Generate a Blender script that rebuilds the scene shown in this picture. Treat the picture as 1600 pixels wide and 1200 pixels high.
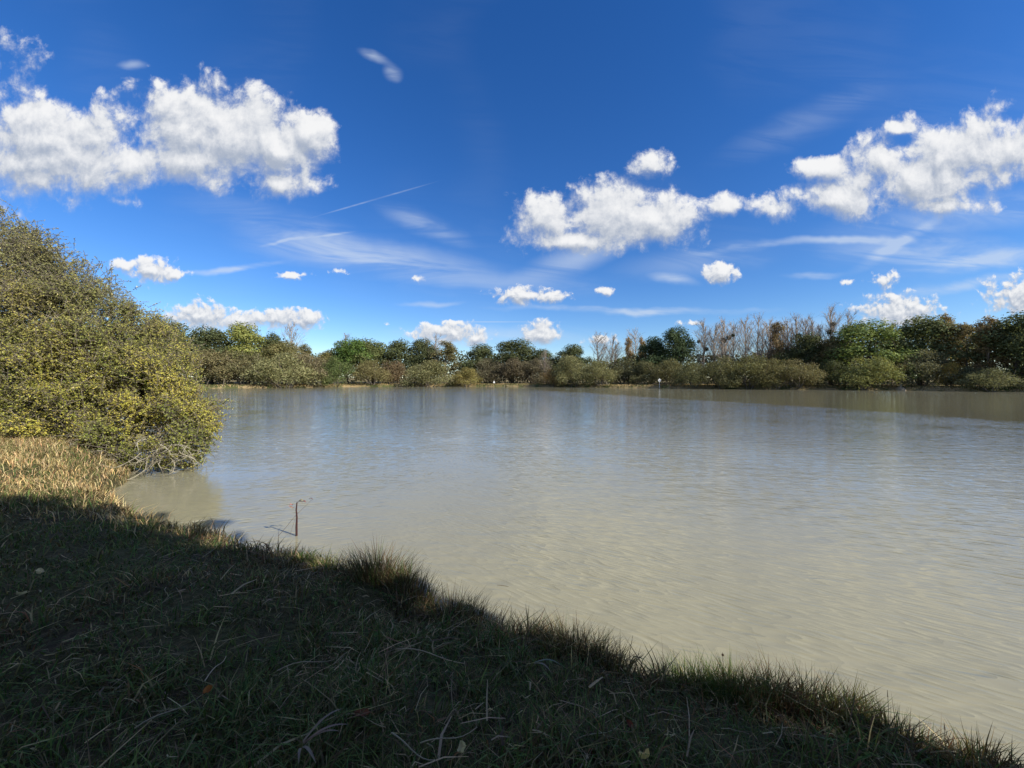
import bpy, math, random
import numpy as np
from mathutils import Vector

random.seed(7)
rng = np.random.default_rng(11)
R = math.radians
deg = 180 / math.pi
scene = bpy.context.scene
for o in list(bpy.data.objects):
    bpy.data.objects.remove(o, do_unlink=True)

# ------------------------------------------------------------------ camera
EYE = 2.0                                   # lens height above the water, metres
cam_data = bpy.data.cameras.new('camera')
cam_data.sensor_width = 36.0
cam_data.lens = 36.0 * 601 / 1600           # phone ultra-wide
cam_data.clip_start = 0.05
cam_data.clip_end = 6000
cam = bpy.data.objects.new('camera', cam_data)
scene.collection.objects.link(cam)
cam.location = (0, 0, EYE)
cam.rotation_euler = (R(90 - 0.57), 0, 0)
scene.camera = cam

# ------------------------------------------------------------------ exposure / render
scene.view_settings.view_transform = 'Standard'
scene.view_settings.look = 'None'
scene.view_settings.exposure = 0.65
scene.view_settings.gamma = 1.0
scene.view_settings.use_curve_mapping = False
scene.render.engine = 'CYCLES'
cy = scene.cycles
cy.use_denoising = True
cy.max_bounces = 6
cy.diffuse_bounces = 3
cy.glossy_bounces = 3
cy.transmission_bounces = 3
cy.transparent_max_bounces = 4
cy.caustics_reflective = False
cy.caustics_refractive = False
cy.sample_clamp_indirect = 4.0

# ------------------------------------------------------------------ sun
SUN_AZ, SUN_EL = 120.0, 34.0                # degrees right of the view axis (+Y), above the horizon
sun_data = bpy.data.lights.new('sun', 'SUN')
sun_data.energy = 5.0
sun_data.angle = R(0.5)
sun_data.color = (1.0, 0.93, 0.82)
sun = bpy.data.objects.new('sun', sun_data)
scene.collection.objects.link(sun)
SUN_DIR = Vector((math.sin(R(SUN_AZ)) * math.cos(R(SUN_EL)), math.cos(R(SUN_AZ)) * math.cos(R(SUN_EL)), math.sin(R(SUN_EL))))
sun.rotation_euler = SUN_DIR.to_track_quat('Z', 'Y').to_euler()

# ------------------------------------------------------------------ node helpers
class NT:
    def __init__(self, tree):
        self.t = tree
    def new(self, kind, **kw):
        n = self.t.nodes.new(kind)
        for k, v in kw.items():
            setattr(n, k, v)
        return n
    def put(self, sock, v):
        if isinstance(v, bpy.types.NodeSocket):
            self.t.links.new(v, sock)
        elif v is not None:
            sock.default_value = v
    def math(self, op, a, b=None, c=None, clamp=False):
        n = self.new('ShaderNodeMath', operation=op, use_clamp=clamp)
        for s, v in zip(n.inputs, (a, b, c)):
            self.put(s, v)
        return n.outputs[0]
    def vmath(self, op, a, b=None, out=0):
        n = self.new('ShaderNodeVectorMath', operation=op)
        self.put(n.inputs[0], a)
        if b is not None:
            self.put(n.inputs[3] if op == 'SCALE' else n.inputs[1], b)
        return n.outputs['Value'] if op in ('LENGTH', 'DOT_PRODUCT') else n.outputs[0]
    def mapping(self, v, loc=(0, 0, 0), rot=(0, 0, 0), scale=(1, 1, 1), kind='POINT'):
        n = self.new('ShaderNodeMapping', vector_type=kind)
        self.put(n.inputs[0], v)
        n.inputs[1].default_value = loc
        n.inputs[2].default_value = rot
        n.inputs[3].default_value = scale
        return n.outputs[0]
    def noise(self, v, scale=5, detail=2, rough=0.5, dist=0.0, out='Fac', lac=2.0):
        n = self.new('ShaderNodeTexNoise')
        self.put(n.inputs['Vector'], v)
        n.inputs['Scale'].default_value = scale
        n.inputs['Detail'].default_value = detail
        n.inputs['Roughness'].default_value = rough
        n.inputs['Lacunarity'].default_value = lac
        n.inputs['Distortion'].default_value = dist
        return n.outputs[out]
    def noise2(self, v, scale=5, detail=2, rough=0.5, dist=0.0):
        n = self.new('ShaderNodeTexNoise', noise_dimensions='2D')
        self.put(n.inputs['Vector'], v)
        n.inputs['Scale'].default_value = scale
        n.inputs['Detail'].default_value = detail
        n.inputs['Roughness'].default_value = rough
        n.inputs['Distortion'].default_value = dist
        return n.outputs[0]
    def smooth(self, v, lo, hi, a=0.0, b=1.0):
        n = self.new('ShaderNodeMapRange', interpolation_type='SMOOTHSTEP')
        self.put(n.inputs[0], v)
        self.put(n.inputs[1], lo); self.put(n.inputs[2], hi)
        self.put(n.inputs[3], a); self.put(n.inputs[4], b)
        return n.outputs[0]
    def mix(self, f, a, b, mode='MIX'):
        n = self.new('ShaderNodeMix', data_type='RGBA', blend_type=mode)
        self.put(n.inputs[0], f)
        self.put(n.inputs[6], a if isinstance(a, bpy.types.NodeSocket) else (*a[:3], 1))
        self.put(n.inputs[7], b if isinstance(b, bpy.types.NodeSocket) else (*b[:3], 1))
        return n.outputs[2]
    def xyz(self, v):
        n = self.new('ShaderNodeSeparateXYZ')
        self.put(n.inputs[0], v)
        return n.outputs
    def comb(self, x, y, z):
        n = self.new('ShaderNodeCombineXYZ')
        for s, v in zip(n.inputs, (x, y, z)):
            self.put(s, v)
        return n.outputs[0]

# ------------------------------------------------------------------ sky
# cumulus: (azimuth, elevation, half width, half height, tilt) in degrees, plus how thin it is
CUMULUS = [
 (-51.7,20.8,4.1,3.9,23,0), (-48.9,21.1,4.1,3.8,21,0), (-50.9,18.2,3.2,1.9,20,.1), (-47.2,23.2,3.5,2.5,21,0), (-57,21,5,4,20,0),
 (-40.3,26.8,4.2,4.0,19,0), (-35.6,27.2,5.7,4.0,16,0), (-30.9,26.8,5.3,3.6,13,0), (-28.0,29.1,2.7,2.6,13,0), (-38.0,24.0,7.7,2.5,16,0),
 (-44.2,22.0,3.4,2.3,19,.15), (-31.6,23.4,3.1,1.9,13,.1),
 (4.8,22.2,4.9,3.4,-2,0), (13.1,22.4,6.1,3.8,-5,0), (20.1,21.3,7.1,3.1,-7,0), (9.4,19.5,8.3,1.8,-3,.05), (19.3,28.0,3.9,2.5,-8,.48),
 (28.5,21.5,4.2,2.1,-11,.36), (34.0,20.2,5.0,1.9,-12,.32), (39.8,19.6,4.5,1.8,-15,.1), (45.9,19.4,5.1,3.2,-18,.1), (49.4,21.0,4.5,2.8,-21,.05),
 (52.4,20.0,2.9,2.6,-23,.05), (57,19,4.5,2.6,-23,.05), (38.9,23.1,3.6,1.4,-16,.3), (45.3,24.5,1.3,0.8,-21,.2), (48.1,16.8,3.8,1.3,-17,.2), (44.0,22.1,3.0,2.5,-19,.15),
 (28.4,13.7,2.0,1.2,-7,0), (44.2,10.5,1.4,1.2,-10,.4), (41.1,10.9,1.7,0.7,-9,.55), (45.2,7.0,2.6,1.6,-7,-.1), (53.4,7.4,2.2,1.6,-10,-.05),
 (-43.0,11.8,1.8,1.3,11,0), (-41.1,11.6,1.1,0.8,10,.1), (-45.2,11.8,1.3,0.7,11,.1),
 (-38.9,7.3,2.6,1.5,6,-.1), (-35.6,6.9,2.5,1.1,5,-.1), (-31.6,7.7,3.8,1.1,5,-.1), (-27.9,7.9,1.6,1.3,4,-.1), (-29.5,13.2,3.2,0.9,7,.55),
 (-13.8,14.2,3.3,1.3,3,.86), (-24.2,14.4,3.0,1.0,6,.86), (1.9,12.4,4.9,1.2,0,.05), (5.7,12.1,2.4,0.9,-1,.05), (13.6,12.5,2.3,0.9,-3,.5),
 (-9.4,6.9,4.4,1.4,1,-.1), (-5.5,6.1,2.4,1.1,1,.1), (4.1,6.7,2.6,1.7,0,-.1), (13.1,5.5,3.6,1.2,-1,.42), (25.0,7.6,4.7,0.9,-3,.75),
 (-18.0,7.8,1.2,0.6,2,.85), (-45.4,18.0,2.4,1.0,17,.92),
]
# thin ice cloud and condensation trails: (azimuth, elevation, half length, half width, tilt, strength)
STREAKS = [
 (-19.5, 38.2, 2.6, 0.8, -24, .5), (-17.2, 37.2, 1.5, 1.3, -40, .4), (-44.5, 30.1, 1.3, .6, 0, .35), (-20, 23.6, 9.0, 0.16, 19, .35), (-30.5, 17.2, 3.0, 0.28, 8, .45), (-24.5, 19.0, 3.0, 0.22, 8, .35), (-36.0, 13.2, 6.0, 0.5, 9, .6),
 (14, 10.2, 17, 0.6, 4, .65), (22, 9.4, 15, 0.55, 2, .55), (-13, 21.5, 8.0, 2.0, -22, .38), (9, 17.0, 9.5, 2.2, 12, .40), (-20, 16.5, 19, 3.0, -9, .48),
 (-28, 18.5, 15, 3.0, -14, .26), (0, 14.0, 16, 2.2, 3, .22), (27, 15.5, 12, 2.4, 6, .22),
 (23, 13.6, 3.5, .9, -8, .45), (41, 15.2, 9, 0.6, 4, .5), (47, 12.6, 9, 2.0, 4, .42), (45, 14.0, 4.5, .8, 32, .45), (53, 11.2, 8, 1.1, 8, .5), (50, 9.2, 7, .7, 5, .42), (50, 15.5, 10, 2.2, 10, .32),
 (-12, 11.0, 5, .5, 2, .4), (37, 28, 10, 2.6, 24, .13), (-2, 8.6, 12, .12, 0, .35), (30, 16.4, 6, .6, 8, .4), (38, 12.0, 3.0, .5, -4, .4), (36, 6.5, 9, 1.1, 2, .35), (-2, 6.5, 20, 1.8, 0, .34),
]
def build_world():
    world = bpy.data.worlds.new('World')
    scene.world = world
    world.use_nodes = True
    t = world.node_tree
    t.nodes.clear()
    N = NT(t)
    d = N.new('ShaderNodeTexCoord').outputs['Generated']
    sky = N.new('ShaderNodeTexSky', sky_type='NISHITA')
    sky.sun_disc = False
    sky.sun_elevation = R(SUN_EL)
    sky.sun_rotation = R(SUN_AZ)
    sky.altitude = 50
    sky.air_density = 1.0
    sky.dust_density = 0.05
    sky.ozone_density = 5.0
    gm = N.new('ShaderNodeGamma')
    N.put(gm.inputs[0], sky.outputs[0])
    gm.inputs[1].default_value = 1.0
    hs = N.new('ShaderNodeHueSaturation')
    hs.inputs['Saturation'].default_value = 1.25
    hs.inputs['Hue'].default_value = 0.5115
    hs.inputs['Value'].default_value = 1.16
    N.put(hs.inputs['Color'], gm.outputs[0])
    # cloud field group: (azimuth, height on the sky) in degrees in, density out
    g = bpy.data.node_groups.new('cumulus_field', 'ShaderNodeTree')
    g.interface.new_socket('angles', in_out='INPUT', socket_type='NodeSocketVector')
    g.interface.new_socket('density', in_out='OUTPUT', socket_type='NodeSocketFloat')
    G = NT(g)
    gi, go = G.new('NodeGroupInput'), G.new('NodeGroupOutput')
    P = gi.outputs[0]
    acc = None
    for az, el, a, b, rot, thin in CUMULUS:
        w = deg * math.tan(R(el)) / math.cos(R(az))
        bb = b / math.cos(R(el)) ** 2 / math.cos(R(az))
        a = a / math.cos(R(az)) ** 2
        az = deg * math.tan(R(az))
        a, bb = a * 1.10, bb * 1.10
        n = G.new('ShaderNodeVectorMath', operation='MULTIPLY_ADD')
        G.put(n.inputs[0], P)
        n.inputs[1].default_value = (1 / a, 1 / bb, 0)
        n.inputs[2].default_value = (-az / a, -w / bb, thin * 0)
        ln = G.vmath('LENGTH', n.outputs[0])
        if thin:
            ln = G.math('ADD', ln, thin)
        acc = ln if acc is None else G.math('SMOOTH_MIN', acc, ln, 0.22)
    # the same kind of fair-weather cloud goes on all round, outside the part in view
    far = G.noise2(P, 0.075, 1.0, 0.5)
    az, el, _ = G.xyz(P)
    out1 = G.smooth(G.math('ABSOLUTE', az), 95, 120)
    out2 = G.smooth(el, 62, 74)
    outside = G.math('MAXIMUM', out1, out2)
    gen = G.math('MULTIPLY_ADD', far, -5.0, 3.75)
    gen = G.math('ADD', gen, G.math('MULTIPLY', G.math('SUBTRACT', 1.0, outside), 3.0))
    acc = G.math('MINIMUM', acc, gen)
    low = G.smooth(el, 14, 25)                   # clouds near the horizon are farther off: finer grain
    nm = G.new('ShaderNodeMix', data_type='FLOAT')
    G.put(nm.inputs[0], low)
    G.put(nm.inputs[2], G.noise2(P, 0.50, 5, 0.58, 0.2)); G.put(nm.inputs[3], G.noise2(P, 0.15, 6, 0.55, 0.15))
    n1 = nm.outputs[0]
    v = G.new('ShaderNodeTexVoronoi', feature='F1', voronoi_dimensions='2D')
    v.inputs['Scale'].default_value = 0.42
    v.inputs['Detail'].default_value = 3
    v.inputs['Roughness'].default_value = 0.6
    v.inputs['Lacunarity'].default_value = 2.3
    v.normalize = True
    wv = G.vmath('ADD', P, G.vmath('SCALE', G.comb(n1, G.noise2(P, 0.6, 3, 0.6), 0.0), 2.6))
    G.put(v.inputs['Vector'], wv)
    puff = G.math('SUBTRACT', 0.36, v.outputs['Distance'])
    base = G.math('MULTIPLY_ADD', acc, -1.28, 1.37)
    dens = G.math('MULTIPLY_ADD', G.math('SUBTRACT', n1, 0.5), 2.3, base)
    dens = G.math('MULTIPLY_ADD', puff, 0.75, dens)
    G.put(go.inputs[0], dens)
    x, y, z = N.xyz(d)
    yc = N.math('MAXIMUM', y, 0.35)
    azd = N.math('MULTIPLY', N.math('DIVIDE', x, yc), deg)
    wd = N.math('MULTIPLY', N.math('DIVIDE', z, yc), deg)
    ang = N.comb(azd, wd, 0.0)
    def field(v):
        n = N.new('ShaderNodeGroup')
        n.node_tree = g
        N.put(n.inputs[0], v)
        return n.outputs[0]
    f0 = field(ang)
    step = N.smooth(wd, 10, 27, 0.32, 1.0)
    f1 = field(N.vmath('ADD', ang, N.vmath('SCALE', N.comb(0.5, 1.6, 0.0), step)))
    relief = N.math('MULTIPLY_ADD', N.math('SUBTRACT', f0, f1), 0.62, 0.40)
    relief = N.smooth(relief, 0.0, 0.9)
    # sunlit tops are crisp, the undersides dissolve into the air
    alpha = N.smooth(f0, -0.10, N.math('MULTIPLY_ADD', relief, -0.70, 1.12))
    alpha = N.math('MULTIPLY', alpha, 0.97)
    cloud = N.mix(relief, (0.44, 0.50, 0.61), (1.0, 1.0, 1.0))
    # streaks
    fib = N.noise2(N.mapping(N.mapping(ang, rot=(0, 0, R(5))), scale=(0.045, 0.30, 1)), 1.0, 4, 0.62, 0.5)
    wob = N.vmath('ADD', ang, N.vmath('SCALE', N.comb(N.noise2(ang, 0.10, 2, 0.5), N.noise2(ang, 0.13, 3, 0.55), 0.0), 1.8))
    wob = N.vmath('ADD', wob, (-0.9, -0.9, 0))
    frames = {}
    sacc = None
    for az0, el0, a, b, rot, k in STREAKS:
        w0 = deg * math.tan(R(el0)) / math.cos(R(az0))
        b = b / math.cos(R(az0))
        a = a / math.cos(R(az0)) ** 2
        az0 = deg * math.tan(R(az0))
        rot = round(rot / 8) * 8
        key = (rot, b < 0.25)
        if key not in frames:
            frames[key] = N.mapping(ang if b < 0.25 else wob, rot=(0, 0, R(-rot)))
        c, s = math.cos(R(-rot)), math.sin(R(-rot))
        rx, ry = c * az0 - s * w0, s * az0 + c * w0
        n = N.new('ShaderNodeVectorMath', operation='MULTIPLY_ADD')
        N.put(n.inputs[0], frames[key])
        n.inputs[1].default_value = (1 / a, 1 / b, 0)
        n.inputs[2].default_value = (-rx / a, -ry / b, 0)
        f = N.math('MULTIPLY', N.smooth(N.vmath('LENGTH', n.outputs[0]), 1.15, 0.0), k)
        sacc = f if sacc is None else N.math('ADD', sacc, f)
    veil = N.math('MULTIPLY', N.smooth(N.noise2(ang, 0.035, 2, 0.5), 0.45, 0.75), 0.03)
    sacc = N.math('ADD', sacc, veil)
    sacc = N.math('MULTIPLY', sacc, N.smooth(fib, 0.30, 0.68, 0.25, 1.2))
    sacc = N.math('MINIMUM', sacc, 0.62)
    b_sky = N.new('ShaderNodeBackground')
    N.put(b_sky.inputs[0], hs.outputs[0])
    b_sky.inputs[1].default_value = 0.085
    b_ice = N.new('ShaderNodeBackground')
    b_ice.inputs[0].default_value = (0.74, 0.85, 1.0, 1)
    b_ice.inputs[1].default_value = 0.56
    b_cld = N.new('ShaderNodeBackground')
    N.put(b_cld.inputs[0], cloud)
    b_cld.inputs[1].default_value = 0.60
    m1 = N.new('ShaderNodeMixShader'); m2 = N.new('ShaderNodeMixShader')
    N.put(m1.inputs[0], sacc); N.put(m1.inputs[1], b_sky.outputs[0]); N.put(m1.inputs[2], b_ice.outputs[0])
    N.put(m2.inputs[0], alpha); N.put(m2.inputs[1], m1.outputs[0]); N.put(m2.inputs[2], b_cld.outputs[0])
    out = N.new('ShaderNodeOutputWorld')
    N.put(out.inputs[0], m2.outputs[0])
    world.cycles.sampling_method = 'MANUAL'
    world.cycles.sample_map_resolution = 512
build_world()

# ------------------------------------------------------------------ object helpers
COL = scene.collection
def tag(o, label=None, cat=None, group=None, kind=None):
    if label: o['label'] = label
    if cat: o['category'] = cat
    if group: o['group'] = group
    if kind: o['kind'] = kind
    return o
def empty(name, loc=(0, 0, 0), rz=0.0, s=(1, 1, 1)):
    o = bpy.data.objects.new(name, None)
    o.empty_display_size = 0.2
    o.location = loc
    o.rotation_euler = (0, 0, rz)
    o.scale = s
    COL.objects.link(o)
    return o
def put(name, me, mat=None, parent=None, loc=(0, 0, 0), rot=(0, 0, 0), s=(1, 1, 1)):
    o = bpy.data.objects.new(name, me)
    o.location, o.rotation_euler, o.scale = loc, rot, s
    o.parent = parent
    if mat is not None and len(me.materials) == 0:
        me.materials.append(mat)
    COL.objects.link(o)
    return o
def mesh_np(name, V, F, col=None, smooth=False):
    """V (n,3), F (m,k) with one k, col (n,3) per vertex"""
    V = np.asarray(V, np.float32); F = np.asarray(F, np.int32)
    me = bpy.data.meshes.new(name)
    m, k = F.shape
    me.vertices.add(len(V)); me.vertices.foreach_set('co', V.ravel())
    me.loops.add(m * k); me.loops.foreach_set('vertex_index', F.ravel())
    me.polygons.add(m); me.polygons.foreach_set('loop_start', np.arange(0, m * k, k, dtype=np.int32))
    if smooth:
        me.polygons.foreach_set('use_smooth', np.ones(m, bool))
    if col is not None:
        a = me.color_attributes.new('tint', 'FLOAT_COLOR', 'POINT')
        c = np.ones((len(V), 4), np.float32); c[:, :3] = col
        a.data.foreach_set('color', c.ravel())
    me.update(calc_edges=True)
    return me
class Bits:
    """collects uniform-k face soups"""
    def __init__(self): self.V, self.F, self.C, self.n = [], [], [], 0
    def add(self, V, F, C=None):
        self.V.append(V); self.F.append(F + self.n); self.n += len(V)
        if C is not None: self.C.append(C)
    def mesh(self, name, smooth=False):
        return mesh_np(name, np.concatenate(self.V), np.concatenate(self.F), np.concatenate(self.C) if self.C else None, smooth)
def unit(a):
    return a / np.maximum(np.linalg.norm(a, axis=-1, keepdims=True), 1e-9)
def perp(a):
    h = np.where(np.abs(a[:, 2:3]) < 0.9, np.array([[0, 0, 1.0]]), np.array([[1.0, 0, 0]]))
    u = unit(np.cross(a, h))
    return u, np.cross(a, u)
def rods(P0, P1, r0, r1, sides=3):
    """separate tapered prisms, quads"""
    P0, P1 = np.asarray(P0, float), np.asarray(P1, float)
    n = len(P0)
    u, v = perp(unit(P1 - P0))
    an = np.arange(sides) * 2 * np.pi / sides
    ring = np.cos(an)[None, :, None] * u[:, None] + np.sin(an)[None, :, None] * v[:, None]
    r0 = np.broadcast_to(r0, (n,)).reshape(n, 1, 1); r1 = np.broadcast_to(r1, (n,)).reshape(n, 1, 1)
    V = np.concatenate([P0[:, None] + ring * r0, P1[:, None] + ring * r1], 1)
    i = np.arange(sides); j = (i + 1) % sides
    f = np.stack([i, j, j + sides, i + sides], 1)
    F = f[None] + (np.arange(n) * 2 * sides)[:, None, None]
    return V.reshape(-1, 3), F.reshape(-1, 4)
def tube(pts, rad, sides=6):
    """one bent tapered tube through points, quads"""
    P = np.asarray(pts, float); n = len(P)
    T = unit(np.gradient(P, axis=0))
    u0 = perp(T[:1])[0][0]
    ring_all = []
    an = np.arange(sides) * 2 * np.pi / sides
    for i in range(n):
        u0 = u0 - T[i] * np.dot(u0, T[i]); u0 /= max(np.linalg.norm(u0), 1e-9)
        v0 = np.cross(T[i], u0)
        ring_all.append(P[i] + rad[i] * (np.cos(an)[:, None] * u0 + np.sin(an)[:, None] * v0))
    V = np.concatenate(ring_all)
    i = np.arange(sides); j = (i + 1) % sides
    F = np.concatenate([np.stack([i, j, j + sides, i + sides], 1) + k * sides for k in range(n - 1)])
    return V, F
def leaves(C, nrm, size, aspect=0.55, fold=0.18, along=None, r=rng):
    """folded four-point leaves, two triangles each"""
    n = len(C)
    nrm = unit(nrm)
    if along is None:
        along = r.normal(size=(n, 3))
    u = unit(along - nrm * np.sum(along * nrm, 1, keepdims=True))
    w = np.cross(nrm, u)
    s = np.broadcast_to(size, (n,))[:, None]
    a = C - u * s * 0.5
    b = C + u * s * 0.5
    lift = nrm * s * fold
    c = C + w * s * aspect * 0.5 + lift + u * s * 0.05
    d = C - w * s * aspect * 0.5 + lift + u * s * 0.05
    V = np.stack([a, c, b, d], 1).reshape(-1, 3)
    k = np.arange(n)[:, None] * 4
    F = np.concatenate([k + np.array([[0, 2, 1]]), k + np.array([[0, 3, 2]])], 1).reshape(-1, 3)
    return V, F
def sph(n, r=rng):
    return unit(r.normal(size=(n, 3)))
def vnoise(x, y, seed=0):
    """smooth value noise on arrays"""
    xi, yi = np.floor(x), np.floor(y)
    fx, fy = x - xi, y - yi
    fx, fy = fx * fx * (3 - 2 * fx), fy * fy * (3 - 2 * fy)
    def h(a, b):
        v = np.sin(a * 127.1 + b * 311.7 + seed * 74.7) * 43758.5453
        return v - np.floor(v)
    return (h(xi, yi) * (1 - fx) + h(xi + 1, yi) * fx) * (1 - fy) + (h(xi, yi + 1) * (1 - fx) + h(xi + 1, yi + 1) * fx) * fy
def fbm(x, y, o=4, seed=0):
    s, a, t = 0, 1.0, 0
    for i in range(o):
        s = s + a * vnoise(x * 2 ** i, y * 2 ** i, seed + i); t += a; a *= 0.5
    return s / t

# ------------------------------------------------------------------ materials
def mat(name):
    m = bpy.data.materials.new(name)
    m.use_nodes = True
    m.node_tree.nodes.clear()
    return m, NT(m.node_tree)
def finish(N, shader, disp=None):
    o = N.new('ShaderNodeOutputMaterial')
    N.put(o.inputs[0], shader)
def principled(N, col, rough=0.8, spec=0.3, normal=None, **kw):
    b = N.new('ShaderNodeBsdfPrincipled')
    N.put(b.inputs['Base Color'], col if isinstance(col, bpy.types.NodeSocket) else (*col, 1))
    N.put(b.inputs['Roughness'], rough)
    N.put(b.inputs['Specular IOR Level'], spec)
    if normal is not None: N.put(b.inputs['Normal'], normal)
    for k, v in kw.items(): N.put(b.inputs[k], v)
    return b
def bump(N, h, strength, dist):
    b = N.new('ShaderNodeBump')
    N.put(b.inputs['Height'], h); N.put(b.inputs['Strength'], strength); N.put(b.inputs['Distance'], dist)
    return b.outputs[0]
def foliage_mat(name, attr=False, trans=0.32, rough=0.7, spec=0.15, var=0.45, under=None):
    """leaf colour from the object's own colour (or the tint attribute), varied leaf by leaf"""
    m, N = mat(name)
    if attr:
        a = N.new('ShaderNodeAttribute', attribute_name='tint'); base = a.outputs['Color']
    else:
        base = N.new('ShaderNodeObjectInfo').outputs['Color']
    g = N.new('ShaderNodeNewGeometry')
    rnd = g.outputs['Random Per Island']
    val = N.math('MULTIPLY_ADD', rnd, 2 * var, 1 - var)
    hs = N.new('ShaderNodeHueSaturation')
    N.put(hs.inputs['Color'], base)
    N.put(hs.inputs['Value'], val)
    r2 = N.math('FRACT', N.math('MULTIPLY', rnd, 17.3))
    N.put(hs.inputs['Hue'], N.math('MULTIPLY_ADD', r2, 0.045, 0.4775))
    col = hs.outputs[0]
    if under is not None:
        col = N.mix(N.math('MULTIPLY', g.outputs['Backfacing'], under), col, (0.30, 0.31, 0.22))
    p = principled(N, col, rough, spec)
    t = N.new('ShaderNodeBsdfTranslucent')
    N.put(t.inputs[0], N.mix(0.5, col, N.mix(1.0, col, (1.5, 1.3, 0.5), 'MULTIPLY')))
    mx = N.new('ShaderNodeMixShader')
    mx.inputs[0].default_value = trans
    N.put(mx.inputs[1], p.outputs[0]); N.put(mx.inputs[2], t.outputs[0])
    finish(N, mx.outputs[0])
    return m
def bark_mat(name, a, b, scale=6):
    m, N = mat(name)
    tc = N.new('ShaderNodeTexCoord').outputs['Object']
    n = N.noise(N.mapping(tc, scale=(1, 1, 0.25)), scale, 6, 0.65)
    col = N.mix(N.smooth(n, 0.35, 0.65), a, b)
    finish(N, principled(N, col, 0.9, 0.15, bump(N, n, 0.6, 0.03)).outputs[0])
    return m
def plain_mat(name, a, b, rough=0.8, scale=20, spec=0.2):
    m, N = mat(name)
    tc = N.new('ShaderNodeTexCoord').outputs['Object']
    n = N.noise(tc, scale, 5, 0.6)
    finish(N, principled(N, N.mix(N.smooth(n, 0.3, 0.7), a, b), rough, spec, bump(N, n, 0.25, 0.01)).outputs[0])
    return m
M_LEAF = foliage_mat('tree_leaf')
M_WILLOW = foliage_mat('willow_leaf', attr=True, trans=0.30, var=0.30, under=0.4)
M_GRASS = foliage_mat('grass_blade', attr=True, trans=0.25, var=0.35, rough=0.6, spec=0.25)
M_BARK = bark_mat('grey_bark', (0.10, 0.085, 0.065), (0.22, 0.19, 0.15))
M_PALE = bark_mat('pale_lichen_bark', (0.20, 0.18, 0.13), (0.40, 0.37, 0.28))
M_DARKBARK = bark_mat('brown_bark', (0.05, 0.04, 0.03), (0.12, 0.10, 0.08))
M_TWIG = bark_mat('bare_twig', (0.22, 0.18, 0.14), (0.37, 0.31, 0.25))

# ------------------------------------------------------------------ the lie of the land
POND = np.array([
 (2.52,1.90),(2.28,2.02),(2.10,2.00),(2.00,2.22),(1.66,2.30),(1.18,2.37),(.82,2.48),(.455,2.73),(0,2.92),(-.30,3.10),(-.52,3.14),(-.66,3.06),(-.76,3.45),(-1.06,3.78),(-1.35,3.80),(-1.55,3.74),(-2.0,4.04),(-2.87,4.31),
 (-3.7,4.75),(-5.0,5.3),(-5.9,5.75),(-7.0,6.66),(-7.7,7.7),(-8.6,8.7),(-10.5,10.5),(-16,15),(-28,26),(-52,50),(-76,76),(-77,87),
 (-72,92.5),(-63,99),(-54.6,108),(-46,114),(-38,119),(-25,121),(-10,120),(4,115.5),(18,109),(28,100),(38,92.5),(50,86),(62,80),(70,77),(76,74.5),(82,68),(86,62),
 (92,48),(90,30),(78,10),(55,-3),(30,-5.5),(14,-3.5),(7,-.6),(4.2,1.0)], float)
def shore_dist(x, y):
    """signed distance to the waterline, positive on land"""
    x, y = np.asarray(x, float), np.asarray(y, float)
    best = np.full(x.shape, 1e18); inside = np.zeros(x.shape, bool)
    A = POND; B = np.roll(POND, -1, 0)
    for (ax, ay), (bx, by) in zip(A, B):
        dx, dy = bx - ax, by - ay
        t = np.clip(((x - ax) * dx + (y - ay) * dy) / (dx * dx + dy * dy), 0, 1)
        best = np.minimum(best, (x - ax - t * dx) ** 2 + (y - ay - t * dy) ** 2)
        if dy != 0:
            c = ((ay > y) != (by > y)) & (x < (y - ay) * dx / dy + ax)
            inside ^= c
    d = np.sqrt(best)
    return np.where(inside, -d, d)
def ground_z(x, y):
    x, y = np.asarray(x, float), np.asarray(y, float)
    r = np.hypot(x, y)
    wob = (fbm(x * 2.2, y * 2.2, 3, 3) - 0.5)
    wobf = (fbm(x * 0.35, y * 0.35, 3, 5) - 0.5)
    nearw = np.clip((18 - r) / 8, 0, 1)
    s = shore_dist(x, y) + nearw * wob * 0.22 + (1 - nearw) * wobf * 1.6
    def ramp(s, pts):
        return np.interp(s, [p[0] for p in pts], [p[1] for p in pts])
    zn = ramp(s, [(-4, -1.2), (-.5, -.3), (-.05, -.05), (0.02, 0.02), (0.18, 0.17), (0.5, 0.30), (1.2, 0.42), (2.5, 0.47), (12, 0.6), (60, 1.0)])
    zf = ramp(s, [(-10, -1.5), (-.5, -.3), (0, 0), (0.25, 0.30), (0.55, 0.55), (1.4, 0.66), (6, 0.75), (60, 1.6), (400, 5), (3000, 8)])
    z = zn * nearw + zf * (1 - nearw)
    land = np.clip(s / 1.0, 0, 1)
    z = z + land * ((fbm(x * 1.3, y * 1.3, 3, 9) - 0.5) * 0.10 + (fbm(x * 6, y * 6, 2, 12) - 0.5) * 0.035)
    # dry hummock on the left, below the willow
    z = z + 0.32 * np.exp(-(((x + 10.2) / 2.8) ** 2 + ((y - 6.4) / 1.8) ** 2)) * land
    return z
def gz(x, y):
    return float(ground_z(np.array([x]), np.array([y]))[0])

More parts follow.
